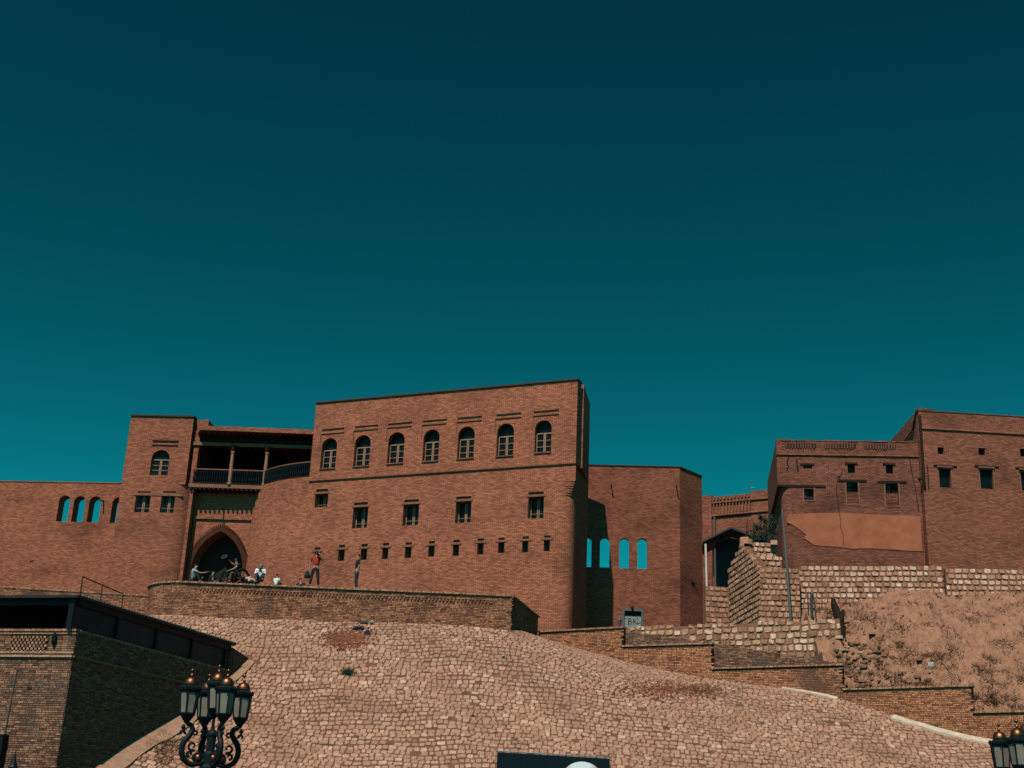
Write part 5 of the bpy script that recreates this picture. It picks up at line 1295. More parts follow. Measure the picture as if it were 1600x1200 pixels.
for _ in range(170):
    px = r_.uniform(250, 1500); py = r_.uniform(985, 1195)
    if py < 975 + max(0, px - 800) * 0.22 + 15: continue
    blades(mb, slope_at(px, py), r_.randint(4, 16), 0.06, 0.09, r_, 1.0, 0.01)
o = mb.build('joint_weeds', M['dry_grass']); tag(o, 'dry weeds in the joints of the cobbles', kind='stuff')
def scrap(px, py, sx, sy, sz_, mat, lab, rz=0.3, name='litter'):
    c = slope_at(px, py) + Vector((0, 0, 0.03)); m_ = MB(); a = Vector((math.cos(rz), math.sin(rz), 0.1)); b = Vector((-math.sin(rz), math.cos(rz), 0.5)).normalized(); u_ = a.cross(b).normalized()
    m_.obox(c, a * sx, b * sy, u_ * sz_); m_.obox(c + a * sx * 0.2 + u_ * sz_, a * sx * 0.55, b * sy * 0.7, u_ * sz_ * 0.5 + a * 0.02)
    o = m_.build(name, mat); tag(o, lab, 'litter')
scrap(563, 976, 0.35, 0.3, 0.05, M['litter_dark'], 'dark rag on the reddish heap below the terrace wall')
scrap(551, 985, 0.5, 0.3, 0.08, M['litter_dark'], 'larger dark rag lying lower on the reddish heap', 0.1)
scrap(577, 975, 0.2, 0.12, 0.06, M['litter_pale'], 'white carton right above the reddish heap', -0.2)
scrap(569, 993, 0.27, 0.14, 0.14, M['grey_metal'], 'open grey box at the right of the reddish heap', 0.05)
scrap(546, 983, 0.12, 0.1, 0.05, M['litter_pale'], 'pale scrap at the left of the dark rags', 0.6)
scrap(574, 982, 0.14, 0.1, 0.04, M['litter_pale'], 'pale scrap between the carton and the grey box', 0.3)
scrap(785, 1028, 0.12, 0.09, 0.06, M['litter_pale'], 'single white scrap on the cobbles below the terrace corner', 0.4)
scrap(571, 962, 0.08, 0.06, 0.05, M['litter_pale'], 'tiny white scrap at the foot of the terrace wall', 0.4)
scrap(738, 1121, 0.12, 0.08, 0.04, M['sheet_grey'], 'small bluish scrap in the middle of the cobbles', 0.8)
scrap(868, 1110, 0.09, 0.07, 0.05, M['litter_pale'], 'white scrap low on the cobbles at the centre', 1.0)
V, F = COB[2]; c = Vector((0, 0, 0)); p = atY(1454, 1040, 58.9); m_ = MB(); m_.raw([Vector((p.x, p.y, dzz(p.x, p.y) + 0.08)) + Vector((v[0] * 0.3, v[1] * 0.22, v[2] * 0.2)) for v in V], F); tag(m_.build('pale_rock', M['litter_pale']), 'single white rock on the dirt bank', 'rock')
# hand railing behind the street building
rl_ = thing('hand_railing', 'thin iron railing descending behind the street building roof', 'railing', atY(160, 950, 61)); A = lambda x, y_: atY(x, y_, 61)
for x0, y0, x1, y1 in ((129, 901, 126, 935), (160, 914, 157, 948), (192.5, 928, 190, 962)):
    m_ = MB(); m_.tube([A(x0, y0), A(x1, y1) - Vector((0, 0, 1))], 0.03, 6); m_.build('post', M['iron'], rl_)
m_ = MB(); m_.tube([A(129, 901), A(192.5, 928)], 0.032, 6); m_.build('rail', M['iron'], rl_)
for k in (0.45, 0.8):
    m_ = MB(); m_.tube([A(129 - 3 * k, 901 + 30 * k), A(192.5 - 3 * k, 928 + 30 * k)], 0.018, 5); m_.build('rail', M['iron'], rl_)

# ------------------------------------------------------------ street lamps
def bez(pts, n=8):
    """smooth curve through points (Catmull-Rom)"""
    P = [Vector(p) for p in pts]; P = [2 * P[0] - P[1]] + P + [2 * P[-1] - P[-2]]; res = []
    for i in range(1, len(P) - 2):
        for k in range(n):
            t = k / n; a, b, c, d = P[i - 1:i + 3]
            res.append(0.5 * ((2 * b) + (c - a) * t + (2 * a - 5 * b + 4 * c - d) * t * t + (3 * b - a - 3 * c + d) * t ** 3))
    return res + [P[-2]]
def curl(c, r0, a0_, turns, n=14, dirn=1):
    return [(c[0] + r0 * (1 - 0.75 * k / n) * math.cos(a0_ + dirn * turns * 6.283 * k / n), c[1] + r0 * (1 - 0.75 * k / n) * math.sin(a0_ + dirn * turns * 6.283 * k / n)) for k in range(n + 1)]
def lantern_parts(parent, c, az, sc=1.0):
    """six-sided lantern; c is the tip of its lower cone"""
    R = lambda a, r_, z: c + Vector((math.cos(a) * r_, math.sin(a) * r_, z)) * sc
    m_ = MB(); ang = [az + k * math.pi / 3 for k in range(6)]
    zb, zt = 0.15, 0.53; rb, rt2 = 0.122, 0.16
    for k in range(6):
        a, b = ang[k], ang[(k + 1) % 6]
        m_.face([R(a, 0.025, 0), R(b, 0.025, 0), R(b, rb + 0.012, zb), R(a, rb + 0.012, zb)]); m_.face([R(a, rb + 0.012, zb), R(b, rb + 0.012, zb), R(b, rb + 0.012, zb + 0.02), R(a, rb + 0.012, zb + 0.02)])
        m_.face([R(a, rb + 0.012, zb + 0.02), R(b, rb + 0.012, zb + 0.02), c + Vector((0, 0, (zb + 0.02) * sc))])
        m_.tube([R(a, rb, zb + 0.01), R(a, rt2, zt)], 0.014 * sc, 5)
        # arched heads of the panes
        for s0, s1 in ((0, 0.22), (0.78, 1.0)):
            def E(s, zz): f = (zz - zb) / (zt - zb); r2 = rb + (rt2 - rb) * f; return R(a, r2, zz).lerp(R(b, r2, zz), s)
            m_.face([E(s0, zt - 0.12), E(s1, zt - 0.12) if s0 == 0 and False else E(s1 if s0 else 0.03, zt - 0.02) if 0 else E(s1, zt), E(s0, zt)])
        m_.face([R(a, rt2, zt - 0.045), R(b, rt2, zt - 0.045), R(b, rt2, zt), R(a, rt2, zt)])
        m_.face([R(a, rt2 + 0.03, zt), R(b, rt2 + 0.03, zt), R(b, rt2 + 0.035, zt + 0.035), R(a, rt2 + 0.035, zt + 0.035)]); m_.face([R(a, rt2 + 0.03, zt), R(b, rt2 + 0.03, zt), c + Vector((0, 0, zt * sc))][::-1])
        m_.face([R(a, rt2 + 0.035, zt + 0.035), R(b, rt2 + 0.035, zt + 0.035), R(b, 0.10, zt + 0.085), R(a, 0.10, zt + 0.085)])
        for k2 in range(3): q = R(a, rt2 + 0.03, zt + 0.03).lerp(R(b, rt2 + 0.03, zt + 0.03), (k2 + 0.5) / 3); m_.tube([q, q + Vector((0, 0, 0.035)) * sc], [0.016 * sc, 0.004 * sc], 5)
    ln = m_.build('lantern', M['iron'], parent)
    for k in range(6):
        a, b = ang[k], ang[(k + 1) % 6]; p = MB(); f = 0.004; p.face([R(a, rb - f, zb + 0.02), R(b, rb - f, zb + 0.02), R(b, rt2 - f, zt), R(a, rt2 - f, zt)]); p.build('pane', M['lamp_pane'], ln)
    m_ = MB(); m_.lathe(c, [(r_ * sc, h * sc) for r_, h in ((0.108, zt + 0.07), (0.112, zt + 0.10), (0.104, zt + 0.145), (0.082, zt + 0.18), (0.048, zt + 0.205), (0.012, zt + 0.215))], 14); m_.build('dome', M['copper'], ln, smooth=True)
    m_ = MB(); m_.lathe(c, [(r_ * sc, h * sc) for r_, h in ((0.014, zt + 0.21), (0.026, zt + 0.232), (0.026, zt + 0.246), (0.008, zt + 0.262), (0.008, zt + 0.29), (0.024, zt + 0.298), (0.031, zt + 0.318), (0.024, zt + 0.338), (0.004, zt + 0.345))], 9); m_.build('finial', M['copper'], ln, smooth=True)
def street_lamp(label, hub, azs):
    root = thing('street_lamp', label, 'street lamp', (hub.x, hub.y, 0), 'ornate street lamps'); h0 = hub.z
    m_ = MB(); b0 = Vector((hub.x, hub.y, 0))
    m_.lathe(b0, [(0.26, 0), (0.26, 0.25), (0.18, 0.35), (0.16, 0.7), (0.10, 0.8), (0.085, h0 - 0.2), (0.14, h0 - 0.16), (0.14, h0 - 0.05), (0.10, h0), (0.10, h0 + 0.16), (0.07, h0 + 0.2), (0.075, h0 + 0.42), (0.092, h0 + 0.45), (0.092, h0 + 0.48), (0.06, h0 + 0.53), (0.03, h0 + 0.55), (0.022, h0 + 0.75)], 14); m_.build('post', M['iron'], root, smooth=False)
    lantern_parts(root, Vector((hub.x, hub.y, h0 + 0.71)), azs[0] + 0.3)
    for az in azs:
        e = Vector((math.cos(az), math.sin(az), 0)); T = lambda q: hub + e * q[0] + Vector((0, 0, q[1] * 0.87))
        arm = [(0.06, 0.06), (0.16, 0.0), (0.30, -0.02), (0.42, 0.06), (0.475, 0.21), (0.455, 0.36), (0.38, 0.48), (0.335, 0.58), (0.37, 0.665), (0.44, 0.70)]
        pts = bez([T(q) for q in arm], 6); n = len(pts); m_ = MB(); m_.tube(pts, [0.036 + 0.012 * math.sin(math.pi * i / n) for i in range(n)], 7); am = m_.build('arm', M['iron'], root, smooth=True)
        for cc_, r0, a1_, tn, dr_ in (((0.30, 0.30), 0.085, -2.0, 1.0, 1), ((0.33, 0.16), 0.06, -1.5, 0.9, 1), ((0.29, 0.53), 0.06, 0.3, 0.9, 1), ((0.50, 0.52), 0.055, 3.6, 0.8, -1), ((0.22, 0.08), 0.05, -1.6, 0.9, 1)):
            m_ = MB(); q = curl(cc_, r0, a1_, tn, 14, dr_); m_.tube([T(p) for p in q], [0.024 - 0.011 * i / len(q) for i in range(len(q))], 5); m_.build('scroll', M['iron'], am)
        m_ = MB(); m_.lathe(T((0.49, 0.62)), [(0.01, -0.035), (0.028, -0.02), (0.036, 0.0), (0.028, 0.025), (0.012, 0.05)], 9); m_.build('ball', M['iron'], am, smooth=True)
        m_ = MB(); bt_ = T((0.19, 0.10)); m_.lathe(bt_, [(0.01, -0.06), (0.045, -0.045), (0.06, 0), (0.045, 0.045), (0.01, 0.06)], 10); m_.build('ball', M['copper'], am, smooth=True)
        m_ = MB(); m_.tube([T((0.19 + 0.085 * math.cos(t), 0.10 + 0.085 * math.sin(t))) for t in [k * 6.283 / 12 for k in range(13)]], 0.02, 6); m_.build('ring', M['iron'], am)
        lantern_parts(root, T((0.45, 0.69)), az)
    return root
street_lamp('ornate black street lamp with five copper-domed lanterns, whole top in view', atY(326, 1194, 22), [RAD(a) for a in (31, 121, 211, 301)])
street_lamp('ornate street lamp cut off by the right edge', atY(1616, 1276, 22), [RAD(a) for a in (50, 140, 230, 320)])
# dark fittings cut by the lower left corner
ub_o = thing('utility_box', 'dark metal box cut off by the lower left corner', 'box', (SF.pt(*SF.uz(3, 1180), 0.3))); m_ = MB(); u, z = SF.uz(5, 1150)
m_.pbox(SF, u - 0.8, u + 0.22, z - 2.2, z, 0.02, 0.32); m_.build('case', M['iron'], ub_o); m_ = MB(); m_.pbox(SF, u - 0.82, u + 0.25, z, z + 0.04, 0.0, 0.35); m_.build('lid', M['sheet_grey'], ub_o)
fn = thing('spear_post', 'dark pointed post top beside the metal box', 'post', atY(21, 1230, 40)); m_ = MB(); b0 = atY(19, 1207, 40); b0g = Vector((b0.x, b0.y, 0)); hh = b0.z
m_.lathe(b0g, [(0.06, 0), (0.06, hh - 0.1), (0.12, hh), (0.14, hh + 0.15), (0.10, hh + 0.22), (0.02, hh + 0.5), (0.004, hh + 0.62)], 8); m_.build('post', M['iron'], fn)

# ------------------------------------------------------------ signboard at the lower edge
SG = Plane(atY(777, 1175, 36), -0.6); sg = thing('signboard', 'dark signboard with a white and orange ring cut by the lower edge', 'sign', SG.pt(1.5, 0)); uS, zS = SG.uz(953, 1185.5)
M['sign_dark'] = plain('sign_dark', (0.004, 0.012, 0.016), 0.7, spec=0.05, amount=0.1)
m_ = MB(); zt_ = SG.z(777, 1175); q4 = [SG.pt(0, 2.6), SG.pt(uS, 2.55), SG.pt(uS, zS), SG.pt(0, zt_)]; m_.face(q4); m_.face([p - SG.n * 0.12 for p in q4][::-1])
for i in range(4): j = (i + 1) % 4; m_.face([q4[i], q4[i] - SG.n * 0.12, q4[j] - SG.n * 0.12, q4[j]])
m_.build('panel', M['sign_dark'], sg)
m_ = MB(); f4 = [SG.pt(-0.03, 2.57), SG.pt(uS + 0.03, 2.52), SG.pt(uS + 0.03, zS + 0.03), SG.pt(-0.03, zt_ + 0.03)]; m_.tube([f4[0], f4[3], f4[2], f4[1], f4[0]], 0.02, 5); m_.build('frame', M['grey_metal'], sg)
for u in (0.35, uS - 0.35): m_ = MB(); m_.tube([SG.pt(u, 0, -0.17), SG.pt(u, 3.8, -0.17)], 0.05, 8); m_.build('post', M['grey_metal'], sg)
# ring: white on top, orange flanks
mr, nr, br_ = nodes_of('sign_ring'); tc = N(nr, 'ShaderNodeUVMap'); sx_ = N(nr, 'ShaderNodeSeparateXYZ'); nr.links.new(tc.outputs[0], sx_.inputs[0])
rp_ = ramp(nr, [(0.0, (0.5, 0.16, 0.06)), (0.22, (0.5, 0.17, 0.07)), (0.34, (0.75, 0.74, 0.72)), (0.62, (0.75, 0.74, 0.72)), (0.74, (0.5, 0.16, 0.06)), (1.0, (0.6, 0.3, 0.16))]); nr.links.new(sx_.outputs[0], rp_.inputs[0]); nr.links.new(rp_.outputs[0], br_.inputs['Base Color'])
m_ = MB(); uc, zc_ = SG.u(910, 1195), SG.z(910, 1190) - 0.62; n = 40
for k in range(n):
    t0, t1 = math.pi * 2 * k / n, math.pi * 2 * (k + 1) / n; f0, f1 = 1 - (t0 / math.pi), 1 - (t1 / math.pi)
    w0 = lambda t: 0.44 - 0.02 * math.sin(t)
    m_.face([SG.pt(uc + w0(t0) * math.cos(t0), zc_ + w0(t0) * math.sin(t0), 0.006), SG.pt(uc + 0.62 * math.cos(t0), zc_ + 0.62 * math.sin(t0), 0.006), SG.pt(uc + 0.62 * math.cos(t1), zc_ + 0.62 * math.sin(t1), 0.006), SG.pt(uc + w0(t1) * math.cos(t1), zc_ + w0(t1) * math.sin(t1), 0.006)],
            [(abs(f0) % 1.0001, 0), (abs(f0) % 1.0001, 1), (abs(f1) % 1.0001, 1), (abs(f1) % 1.0001, 0)])
m_.build('emblem_ring', mr, sg)
m_ = MB(); m_.face([SG.pt(uc + 0.40 * math.cos(6.283 * k / 30), zc_ + 0.40 * math.sin(6.283 * k / 30), 0.01) for k in range(30)]); M['emblem'] = plain('emblem', (0.10, 0.02, 0.018), 0.5); m_.build('emblem_centre', M['emblem'], sg)
M['gunmetal'] = plain('gunmetal', (0.008, 0.009, 0.010), 0.75, spec=0.06, amount=0.3)

# ------------------------------------------------------------ cannon at the terrace edge
cn = thing('cannon', 'old wheeled cannon pointing over the terrace wall before the gate', 'cannon', (-14.2, 61.4, 12.65))
cbase = atY(366, 912, 61.3); cbase.z = 12.65
def wheel(c, ax, R_=0.50):
    ax = ax.normalized(); a = ax.orthogonal().normalized(); 
    if abs(a.z) > 0.9: a = ax.cross(a).normalized()
    b = ax.cross(a); P = lambda t, r_: c + (a * math.cos(t) + b * math.sin(t)) * r_
    m_ = MB(); m_.tube([P(6.283 * k / 28, R_ - 0.05) for k in range(29)], 0.055, 7, cap=False); wl = m_.build('wheel', M['gunmetal'], cn, smooth=True)
    for k in range(10): s_ = MB(); s_.tube([P(6.283 * k / 10, 0.08), P(6.283 * k / 10, R_ - 0.08)], 0.026, 5); s_.build('spoke', M['wood_brown'], wl)
    m_ = MB(); m_.tube([c - ax * 0.13, c - ax * 0.06, c + ax * 0.06, c + ax * 0.13], [0.06, 0.1, 0.1, 0.06], 10); m_.build('hub', M['gunmetal'], wl)
fwd = Vector((-0.62, -0.78, 0)).normalized(); sd_ = Vector((-fwd.y, fwd.x, 0))
wheel(cbase + sd_ * 0.5 + Vector((0, 0, 0.5)), sd_); wheel(cbase - sd_ * 0.5 + Vector((0, 0, 0.5)), sd_)
m_ = MB(); o = cbase + Vector((0, 0, 0.6)); mz = atY(350.5, 870, 60.5); bx_ = (mz - o).normalized()
m_.tube([o - bx_ * 0.9, o - bx_ * 0.8, o - bx_ * 0.1, o + bx_ * 0.5, mz - bx_ * 0.1, mz - bx_ * 0.08, mz], [0.08, 0.2, 0.19, 0.16, 0.125, 0.15, 0.15], 14); bar_ = m_.build('barrel', M['gunmetal'], cn, smooth=False)
m_ = MB(); pp = bx_.orthogonal().normalized(); qq = bx_.cross(pp); m_.tube([mz + bx_ * 0.005 + (pp * math.cos(6.283 * k / 20) + qq * math.sin(6.283 * k / 20)) * 0.135 for k in range(21)], 0.016, 6, cap=False); m_.build('muzzle_ring', M['grey_metal'], bar_)
m_ = MB(); m_.tube([cbase + sd_ * 0.62 + Vector((0, 0, 0.5)), cbase - sd_ * 0.62 + Vector((0, 0, 0.5))], 0.05, 8); m_.build('axle', M['gunmetal'], cn)
m_ = MB()
for s_ in (-1, 1): m_.obox(cbase + sd_ * (s_ * 0.2 - 0.04) + Vector((0, 0, 0.5)), sd_ * 0.08, -fwd * 1.9 + Vector((0, 0, -0.42)), (0, 0, 0.26))
m_.build('carriage', M['wood_dark'], cn)

# ------------------------------------------------------------ people
M['skin'] = plain('skin', (0.32, 0.15, 0.09), 0.6, amount=0.1, bump=0.02); M['hair'] = plain('hair', (0.012, 0.010, 0.010), 0.6, amount=0.3)
def cloth(n, c): 
    if n not in M: M[n] = plain(n, c, 0.85, amount=0.18, scale=9, bump=0.3)
    return M[n]
cloth('shirt_red', (0.34, 0.030, 0.016)); cloth('cloth_black', (0.010, 0.013, 0.016)); cloth('shirt_white', (0.62, 0.60, 0.58)); cloth('shirt_grey', (0.30, 0.33, 0.34)); cloth('jeans', (0.018, 0.028, 0.038)); cloth('cloth_pink', (0.42, 0.27, 0.25)); cloth('scarf', (0.09, 0.12, 0.13)); cloth('cloth_olive', (0.05, 0.045, 0.035))
cloth('shoe', (0.012, 0.012, 0.013))

def skin_mesh(name, verts, edges, radii, mat, parent, root=0, sub=1):
    me = bpy.data.meshes.new(name); me.from_pydata([tuple(v) for v in verts], edges, []); o = bpy.data.objects.new(name, me); COL.objects.link(o)
    o.parent = parent; md = o.modifiers.new('skin', 'SKIN')
    for i, sv in enumerate(me.skin_vertices[0].data):
        rr_ = radii[i]; sv.radius = rr_ if isinstance(rr_, tuple) else (rr_, rr_); sv.use_root = (i == root)
    md.use_smooth_shade = True; sb = o.modifiers.new('sub', 'SUBSURF'); sb.levels = sub; sb.render_levels = sub
    if mat: me.materials.append(mat)
    return o
def chain(*ks): return list(zip(ks, ks[1:]))
def person(label, J, wear, group='visitors on the terrace', rz=0.0, loc=(0, 0, 0), sleeves=0.55, hair='short', scarf=None, scale=1.0, sitting=False):
    """J: joints in the person's own frame (x right of frame, y away, z up)"""
    root = thing('person', label, 'person', loc, group); root.rotation_euler = (0, 0, rz); root.scale = (scale,) * 3
    V = {k: Vector(v) for k, v in J.items()}
    names = ['pelvis', 'belly', 'chest', 'neck', 'head', 'crown', 'sl', 'el', 'wl', 'hl', 'sr', 'er', 'wr', 'hr', 'pl', 'kl', 'al', 'tl', 'pr', 'kr', 'ar', 'tr']
    fwd_ = (V['face'] - V['head']).normalized() if 'face' in V else Vector((0, -1, 0))
    ids = {n: i for i, n in enumerate(names)}; vs = [V[n] for n in names]
    rad = dict(pelvis=(0.14, 0.10), belly=(0.125, 0.09), chest=(0.14, 0.10), neck=0.05, head=0.085, crown=0.075, sl=0.06, el=0.042, wl=0.028, hl=0.034, sr=0.06, er=0.042, wr=0.028, hr=0.034,
               pl=0.085, kl=0.055, al=0.038, tl=0.035, pr=0.085, kr=0.055, ar=0.038, tr=0.035)
    rl2 = [rad[n] for n in names]
    E = [(ids[a], ids[b]) for a, b in chain('pelvis', 'belly', 'chest', 'neck', 'head', 'crown') + chain('chest', 'sl', 'el', 'wl', 'hl') + chain('chest', 'sr', 'er', 'wr', 'hr') + chain('pelvis', 'pl', 'kl', 'al', 'tl') + chain('pelvis', 'pr', 'kr', 'ar', 'tr')]
    # nose
    vs.append(V['head'] + fwd_ * 0.10 + Vector((0, 0, -0.005))); rl2.append(0.016); E.append((ids['head'], len(vs) - 1))
    # five fingers on each hand
    for h, wv, e in (('hl', 'wl', 'el'), ('hr', 'wr', 'er')):
        d = (V[h] - V[wv]).normalized(); sd2 = d.cross(fwd_); sd2 = sd2.normalized() if sd2.length > 0.1 else d.orthogonal().normalized(); cu = sd2.cross(d)
        for k, (off, ln) in enumerate(((-0.03, 0.06), (-0.01, 0.075), (0.01, 0.07), (0.03, 0.055))):
            a = V[h] + sd2 * off + d * 0.03; b = a + d * ln * 0.6; c = b + (d * 0.7 + cu * 0.5).normalized() * ln * 0.5
            i = len(vs); vs += [a, b, c]; rl2 += [0.010, 0.009, 0.008]; E += [(ids[h], i), (i, i + 1), (i + 1, i + 2)]
        i = len(vs); a = V[wv].lerp(V[h], 0.6) + sd2 * 0.035; vs += [a, a + d * 0.04 + sd2 * 0.025]; rl2 += [0.012, 0.009]; E += [(ids[h], i), (i, i + 1)]
    skin_mesh('body', vs, E, rl2, M['skin'], root, 0, 1)
    # shirt with sleeves
    s_ = sleeves
    def slv(a, b, c):
        if s_ <= 1: return [V[a], V[a].lerp(V[b], s_)], [0.078, 0.064]
        return [V[a], V[b], V[b].lerp(V[c], s_ - 1)], [0.078, 0.058, 0.044]
    pv = [V['pelvis'] + (V['belly'] - V['pelvis']) * 0.1, V['belly'], V['chest'], V['chest'].lerp(V['neck'], 0.55)]; pr_ = [(0.165, 0.125), (0.15, 0.115), (0.165, 0.125), (0.08, 0.075)]; pe = [(0, 1), (1, 2), (2, 3)]
    for tri in (('sl', 'el', 'wl'), ('sr', 'er', 'wr')):
        q, qr = slv(*tri); i = len(pv); pv += q; pr_ += qr; pe += [(2, i)] + [(i + k, i + k + 1) for k in range(len(q) - 1)]
    skin_mesh('shirt', pv, pe, pr_, M[wear[0]], root)
    # trousers
    tv = [V['pelvis'] + Vector((0, 0, 0.05)), V['pelvis']]; trd = [(0.155, 0.12), (0.155, 0.12)]; te = [(0, 1)]
    for a, b, c in (('pl', 'kl', 'al'), ('pr', 'kr', 'ar')):
        i = len(tv); tv += [V[a], V[b], V[b].lerp(V[c], 0.96)]; trd += [0.102, 0.076, 0.058]; te += [(1, i), (i, i + 1), (i + 1, i + 2)]
    skin_mesh('trousers', tv, te, trd, M[wear[1]], root, 1)
    for a, t in (('al', 'tl'), ('ar', 'tr')): d = V[t] - V[a]; skin_mesh('shoe', [V[a] - d * 0.35 + Vector((0, 0, -0.03)), V[a] + d * 0.5 + Vector((0, 0, -0.02)), V[t] + d * 0.15], [(0, 1), (1, 2)], [0.048, 0.05, 0.042], M['shoe'], root)
    # eyes, mouth and hair
    up_ = (V['crown'] - V['head']).normalized(); sdx = fwd_.cross(up_).normalized()
    for s2 in (-1, 1):
        e = MB(); c = V['head'] + fwd_ * 0.083 + sdx * 0.032 * s2 + up_ * 0.03; e.lathe(c, [(0.002, -0.007), (0.012, 0), (0.002, 0.007)], 6); eo = bpy.data.objects.new('eye', e.mesh('eye', M['hair'])); COL.objects.link(eo); eo.parent = root
    if hair == 'scarf' or scarf:
        skin_mesh('headscarf', [V['crown'] + up_ * 0.03 - fwd_ * 0.01, V['head'] + up_ * 0.02 - fwd_ * 0.035, V['neck'] + Vector((0, 0, 0.02)), V['chest'] + Vector((0, 0, 0.06)) + fwd_ * 0.02], [(0, 1), (1, 2), (2, 3)], [0.085, 0.108, 0.095, (0.15, 0.12)], M[scarf or 'scarf'], root)
    else:
        hv = [V['crown'] + up_ * 0.035 + fwd_ * 0.02, V['crown'] - fwd_ * 0.025 + up_ * 0.01, V['head'] - fwd_ * 0.05 + up_ * 0.01]; hr2 = [0.06, 0.086, 0.07]; he = [(0, 1), (1, 2)]
        if hair == 'bun': hv += [V['head'] - fwd_ * 0.12 + up_ * 0.06]; hr2 += [0.05]; he += [(1, 3)]
        if hair == 'long': hv += [V['neck'] - fwd_ * 0.07, V['neck'] - fwd_ * 0.08 - Vector((0, 0, 0.14))]; hr2 += [0.07, 0.05]; he += [(2, 3), (3, 4)]
        skin_mesh('hair', hv, he, hr2, M['hair'], root)
    return root
def stand(stride=0.0, face=(0, -0.2, 0), **over):
    J = dict(pelvis=(0, 0, 0.93), belly=(0, 0, 1.08), chest=(0, 0, 1.30), neck=(0, 0.005, 1.48), head=(0, -0.015, 1.585), crown=(0, 0, 1.665), face=(face[0], face[1] - 0.015, 1.585 + face[2]),
             sl=(-0.19, 0, 1.40), el=(-0.25, 0.03, 1.13), wl=(-0.25, -0.04, 0.89), hl=(-0.25, -0.06, 0.81), sr=(0.19, 0, 1.40), er=(0.25, 0.03, 1.13), wr=(0.25, -0.04, 0.89), hr=(0.25, -0.06, 0.81),
             pl=(-0.095, 0, 0.86), kl=(-0.11, -0.01, 0.49), al=(-0.12, 0.02, 0.08), tl=(-0.14, -0.12, 0.04), pr=(0.095, 0, 0.86), kr=(0.11, -0.01, 0.49), ar=(0.12, 0.02, 0.08), tr=(0.14, -0.12, 0.04))
    J.update(over); return J
def sit(face=(0, -0.2, 0), **over):
    """seated with the origin at the seat"""
    J = dict(pelvis=(0, 0, 0.10), belly=(0, -0.02, 0.26), chest=(0, -0.04, 0.47), neck=(0, -0.05, 0.65), head=(0, -0.075, 0.755), crown=(0, -0.06, 0.835), face=(face[0], face[1] - 0.075, 0.755 + face[2]),
             sl=(-0.19, -0.04, 0.57), el=(-0.25, -0.1, 0.32), wl=(-0.16, -0.3, 0.26), hl=(-0.12, -0.37, 0.27), sr=(0.19, -0.04, 0.57), er=(0.25, -0.1, 0.32), wr=(0.16, -0.3, 0.26), hr=(0.12, -0.37, 0.27),
             pl=(-0.1, -0.04, 0.09), kl=(-0.15, -0.30, 0.36), al=(-0.14, -0.40, 0.06), tl=(-0.15, -0.53, 0.03), pr=(0.1, -0.04, 0.09), kr=(0.15, -0.30, 0.36), ar=(0.14, -0.40, 0.06), tr=(0.15, -0.53, 0.03))
    J.update(over); return J
TOP = TZ + 0.078
def on_wall(px, back=0.12): 
    p = atZ(px, 917, TOP); return Vector((atY(px, 917, 60 + back).x, 60 + back, TOP))
# man in red, camera raised, bag in his hand
pm = on_wall(490.5)
person('person in a red shirt and dark trousers raising a camera to the eye', stand(kl=(-0.15, -0.02, 0.49), al=(-0.2, 0.02, 0.08), tl=(-0.24, -0.11, 0.04), kr=(0.14, 0.0, 0.49), ar=(0.2, 0.05, 0.08), tr=(0.26, -0.07, 0.04),
       er=(0.31, -0.12, 1.24), wr=(0.17, -0.2, 1.46), hr=(0.11, -0.21, 1.54), el=(-0.27, 0.03, 1.13), wl=(-0.29, 0.0, 0.88), hl=(-0.29, -0.01, 0.8), face=(0.06, -0.2, 0)), ('shirt_red', 'cloth_black'), loc=pm, rz=0.15, sleeves=0.75, hair='long')
ck = thing('handheld_camera', 'black camera held up by the person in red', 'camera', pm + Vector((0.06, -0.2, 1.52))); q = org(ck); m_ = MB(); m_.box(q.x - 0.07, q.x + 0.07, q.y, q.y + 0.05, q.z, q.z + 0.1); m_.build('camera_body', M['iron'], ck); m_ = MB(); m_.tube([q + Vector((0, 0.0, 0.05)), q + Vector((0, -0.1, 0.05))], 0.035, 9); m_.build('lens', M['iron'], ck)
bg_ = thing('handbag', 'black handbag hanging from the left hand of the person in red', 'bag', pm + Vector((-0.36, 0, 0.42))); q = org(bg_); m_ = MB(); m_.lathe(q, [(0.13, 0), (0.15, 0.08), (0.10, 0.24), (0.05, 0.33)], 9); m_.build('pouch', M['cloth_black'], bg_); m_ = MB(); m_.tube([q + Vector((-0.05, 0, 0.3)), q + Vector((0.03, 0, 0.42)), q + Vector((0.06, 0, 0.3))], 0.012, 5); m_.build('strap', M['cloth_black'], bg_)
person('person standing in black, arms hanging, turned to the left', stand(kl=(-0.08, -0.02, 0.49), al=(-0.06, 0.03, 0.08), tl=(-0.07, -0.11, 0.04), kr=(0.08, -0.02, 0.49), ar=(0.07, 0.03, 0.08), tr=(0.08, -0.11, 0.04), el=(-0.23, 0.06, 1.12), wl=(-0.2, -0.1, 0.92), hl=(-0.19, -0.14, 0.86)), ('cloth_black', 'jeans'), loc=on_wall(556, 0.3), rz=-1.25, scale=0.97, sleeves=0.95)
person('person in white with a headscarf looking down at a phone', sit(el=(-0.24, -0.1, 0.35), wl=(-0.07, -0.26, 0.42), hl=(-0.03, -0.29, 0.47), er=(0.24, -0.1, 0.35), wr=(0.07, -0.26, 0.42), hr=(0.03, -0.29, 0.47), face=(0, -0.18, -0.08)), ('shirt_white', 'jeans'), loc=on_wall(404.5, 0.6) + Vector((0, 0, 0.22)), rz=0.15, sleeves=1.9, hair='scarf', scarf='scarf')
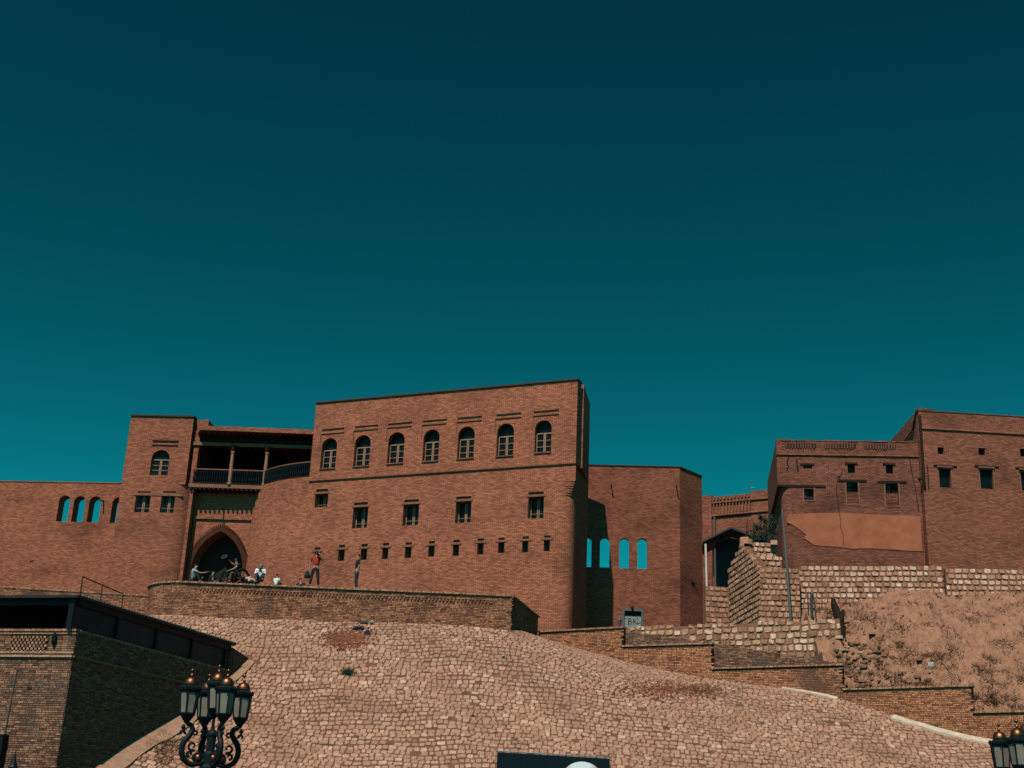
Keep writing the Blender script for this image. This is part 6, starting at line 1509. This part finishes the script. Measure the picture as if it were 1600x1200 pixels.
pht = thing('phone', 'small dark phone in the hands of the person in white', 'phone', on_wall(404.5, 0.6) + Vector((0.0, -0.34, 0.68))); q = org(pht); m_ = MB(); m_.obox(q, (0.08, 0, 0), (0, 0.012, 0.0), (0, -0.05, 0.13)); m_.build('case', M['iron'], pht)
person('person bent forward under a pale pink shawl', sit(pelvis=(0.12, 0.1, 0.05), belly=(0.02, 0.05, 0.13), chest=(-0.14, 0, 0.2), neck=(-0.25, -0.05, 0.24), head=(-0.32, -0.08, 0.25), crown=(-0.38, -0.06, 0.29), face=(-0.42, -0.2, 0.2), sl=(-0.2, -0.12, 0.2), el=(-0.18, -0.28, 0.1), wl=(-0.05, -0.3, 0.04), hl=(0.0, -0.3, 0.03), sr=(-0.12, 0.12, 0.22), er=(-0.1, 0.2, 0.08), wr=(0.0, 0.1, 0.04), hr=(0.05, 0.08, 0.03), kl=(0.0, -0.35, 0.1), kr=(0.2, -0.32, 0.1)), ('cloth_pink', 'jeans'), loc=on_wall(396, 0.35) + Vector((0, 0, 0.05)), sleeves=1.8, hair='scarf', scarf='cloth_pink')
person('child in a white shirt with a hair bun seen from behind', sit(), ('shirt_white', 'jeans'), loc=on_wall(430.5, 0.35) - Vector((0, 0, 0.05)), rz=math.pi - 0.5, scale=0.72, sleeves=0.7, hair='bun')
person('person lying low on one elbow in dark clothes', sit(pelvis=(0.25, 0.1, 0.02), belly=(0.16, 0.06, 0.12), chest=(0.04, 0.02, 0.26), neck=(-0.02, 0, 0.41), head=(-0.03, -0.03, 0.51), crown=(-0.03, -0.01, 0.59), face=(-0.1, -0.2, 0.5), sl=(-0.13, -0.02, 0.33), el=(-0.3, -0.1, 0.14), wl=(-0.12, -0.16, 0.2), hl=(-0.05, -0.17, 0.23), sr=(0.2, 0.04, 0.34), er=(0.33, 0.0, 0.15), wr=(0.18, -0.12, 0.1), hr=(0.12, -0.15, 0.1), kl=(0.1, -0.3, 0.1), kr=(0.34, -0.3, 0.1)), ('cloth_black', 'jeans'), loc=on_wall(469, 0.4) - Vector((0, 0, 0.12)), scale=0.9)
person('person in a pale grey shirt reaching an arm towards the cannon', sit(el=(0.0, -0.34, 0.46), wl=(0.06, -0.58, 0.5), hl=(0.06, -0.66, 0.52)), ('shirt_grey', 'cloth_black'), loc=on_wall(300, 0.45) + Vector((0, 0, 0.02)), rz=1.35, sleeves=0.7)
person('person crouching in black beside the cannon wheel', sit(el=(-0.1, -0.3, 0.3), wl=(-0.15, -0.46, 0.2), hl=(-0.15, -0.52, 0.18)), ('cloth_black', 'jeans'), loc=on_wall(329, 0.9) - Vector((0, 0, 0.05)), rz=1.0, scale=0.85, sleeves=0.6)
person('person in a black T-shirt perched on the cannon with one arm raised', sit(chest=(0, -0.09, 0.46), neck=(0, -0.13, 0.63), head=(0, -0.16, 0.73), crown=(0, -0.15, 0.81), face=(0, -0.36, 0.74), sl=(-0.19, -0.08, 0.56), el=(-0.27, -0.26, 0.66), wl=(-0.2, -0.46, 0.78), hl=(-0.19, -0.53, 0.83), er=(0.22, -0.27, 0.33), wr=(0.14, -0.5, 0.2), hr=(0.12, -0.57, 0.17), kl=(-0.2, -0.42, 0.1), al=(-0.22, -0.45, -0.3), tl=(-0.22, -0.58, -0.34), kr=(0.2, -0.42, 0.1), ar=(0.22, -0.45, -0.3), tr=(0.22, -0.58, -0.34)), ('cloth_black', 'cloth_olive'), loc=on_wall(369, 1.1) + Vector((0, 0.0, 0.52)), rz=-0.95, sleeves=0.6)
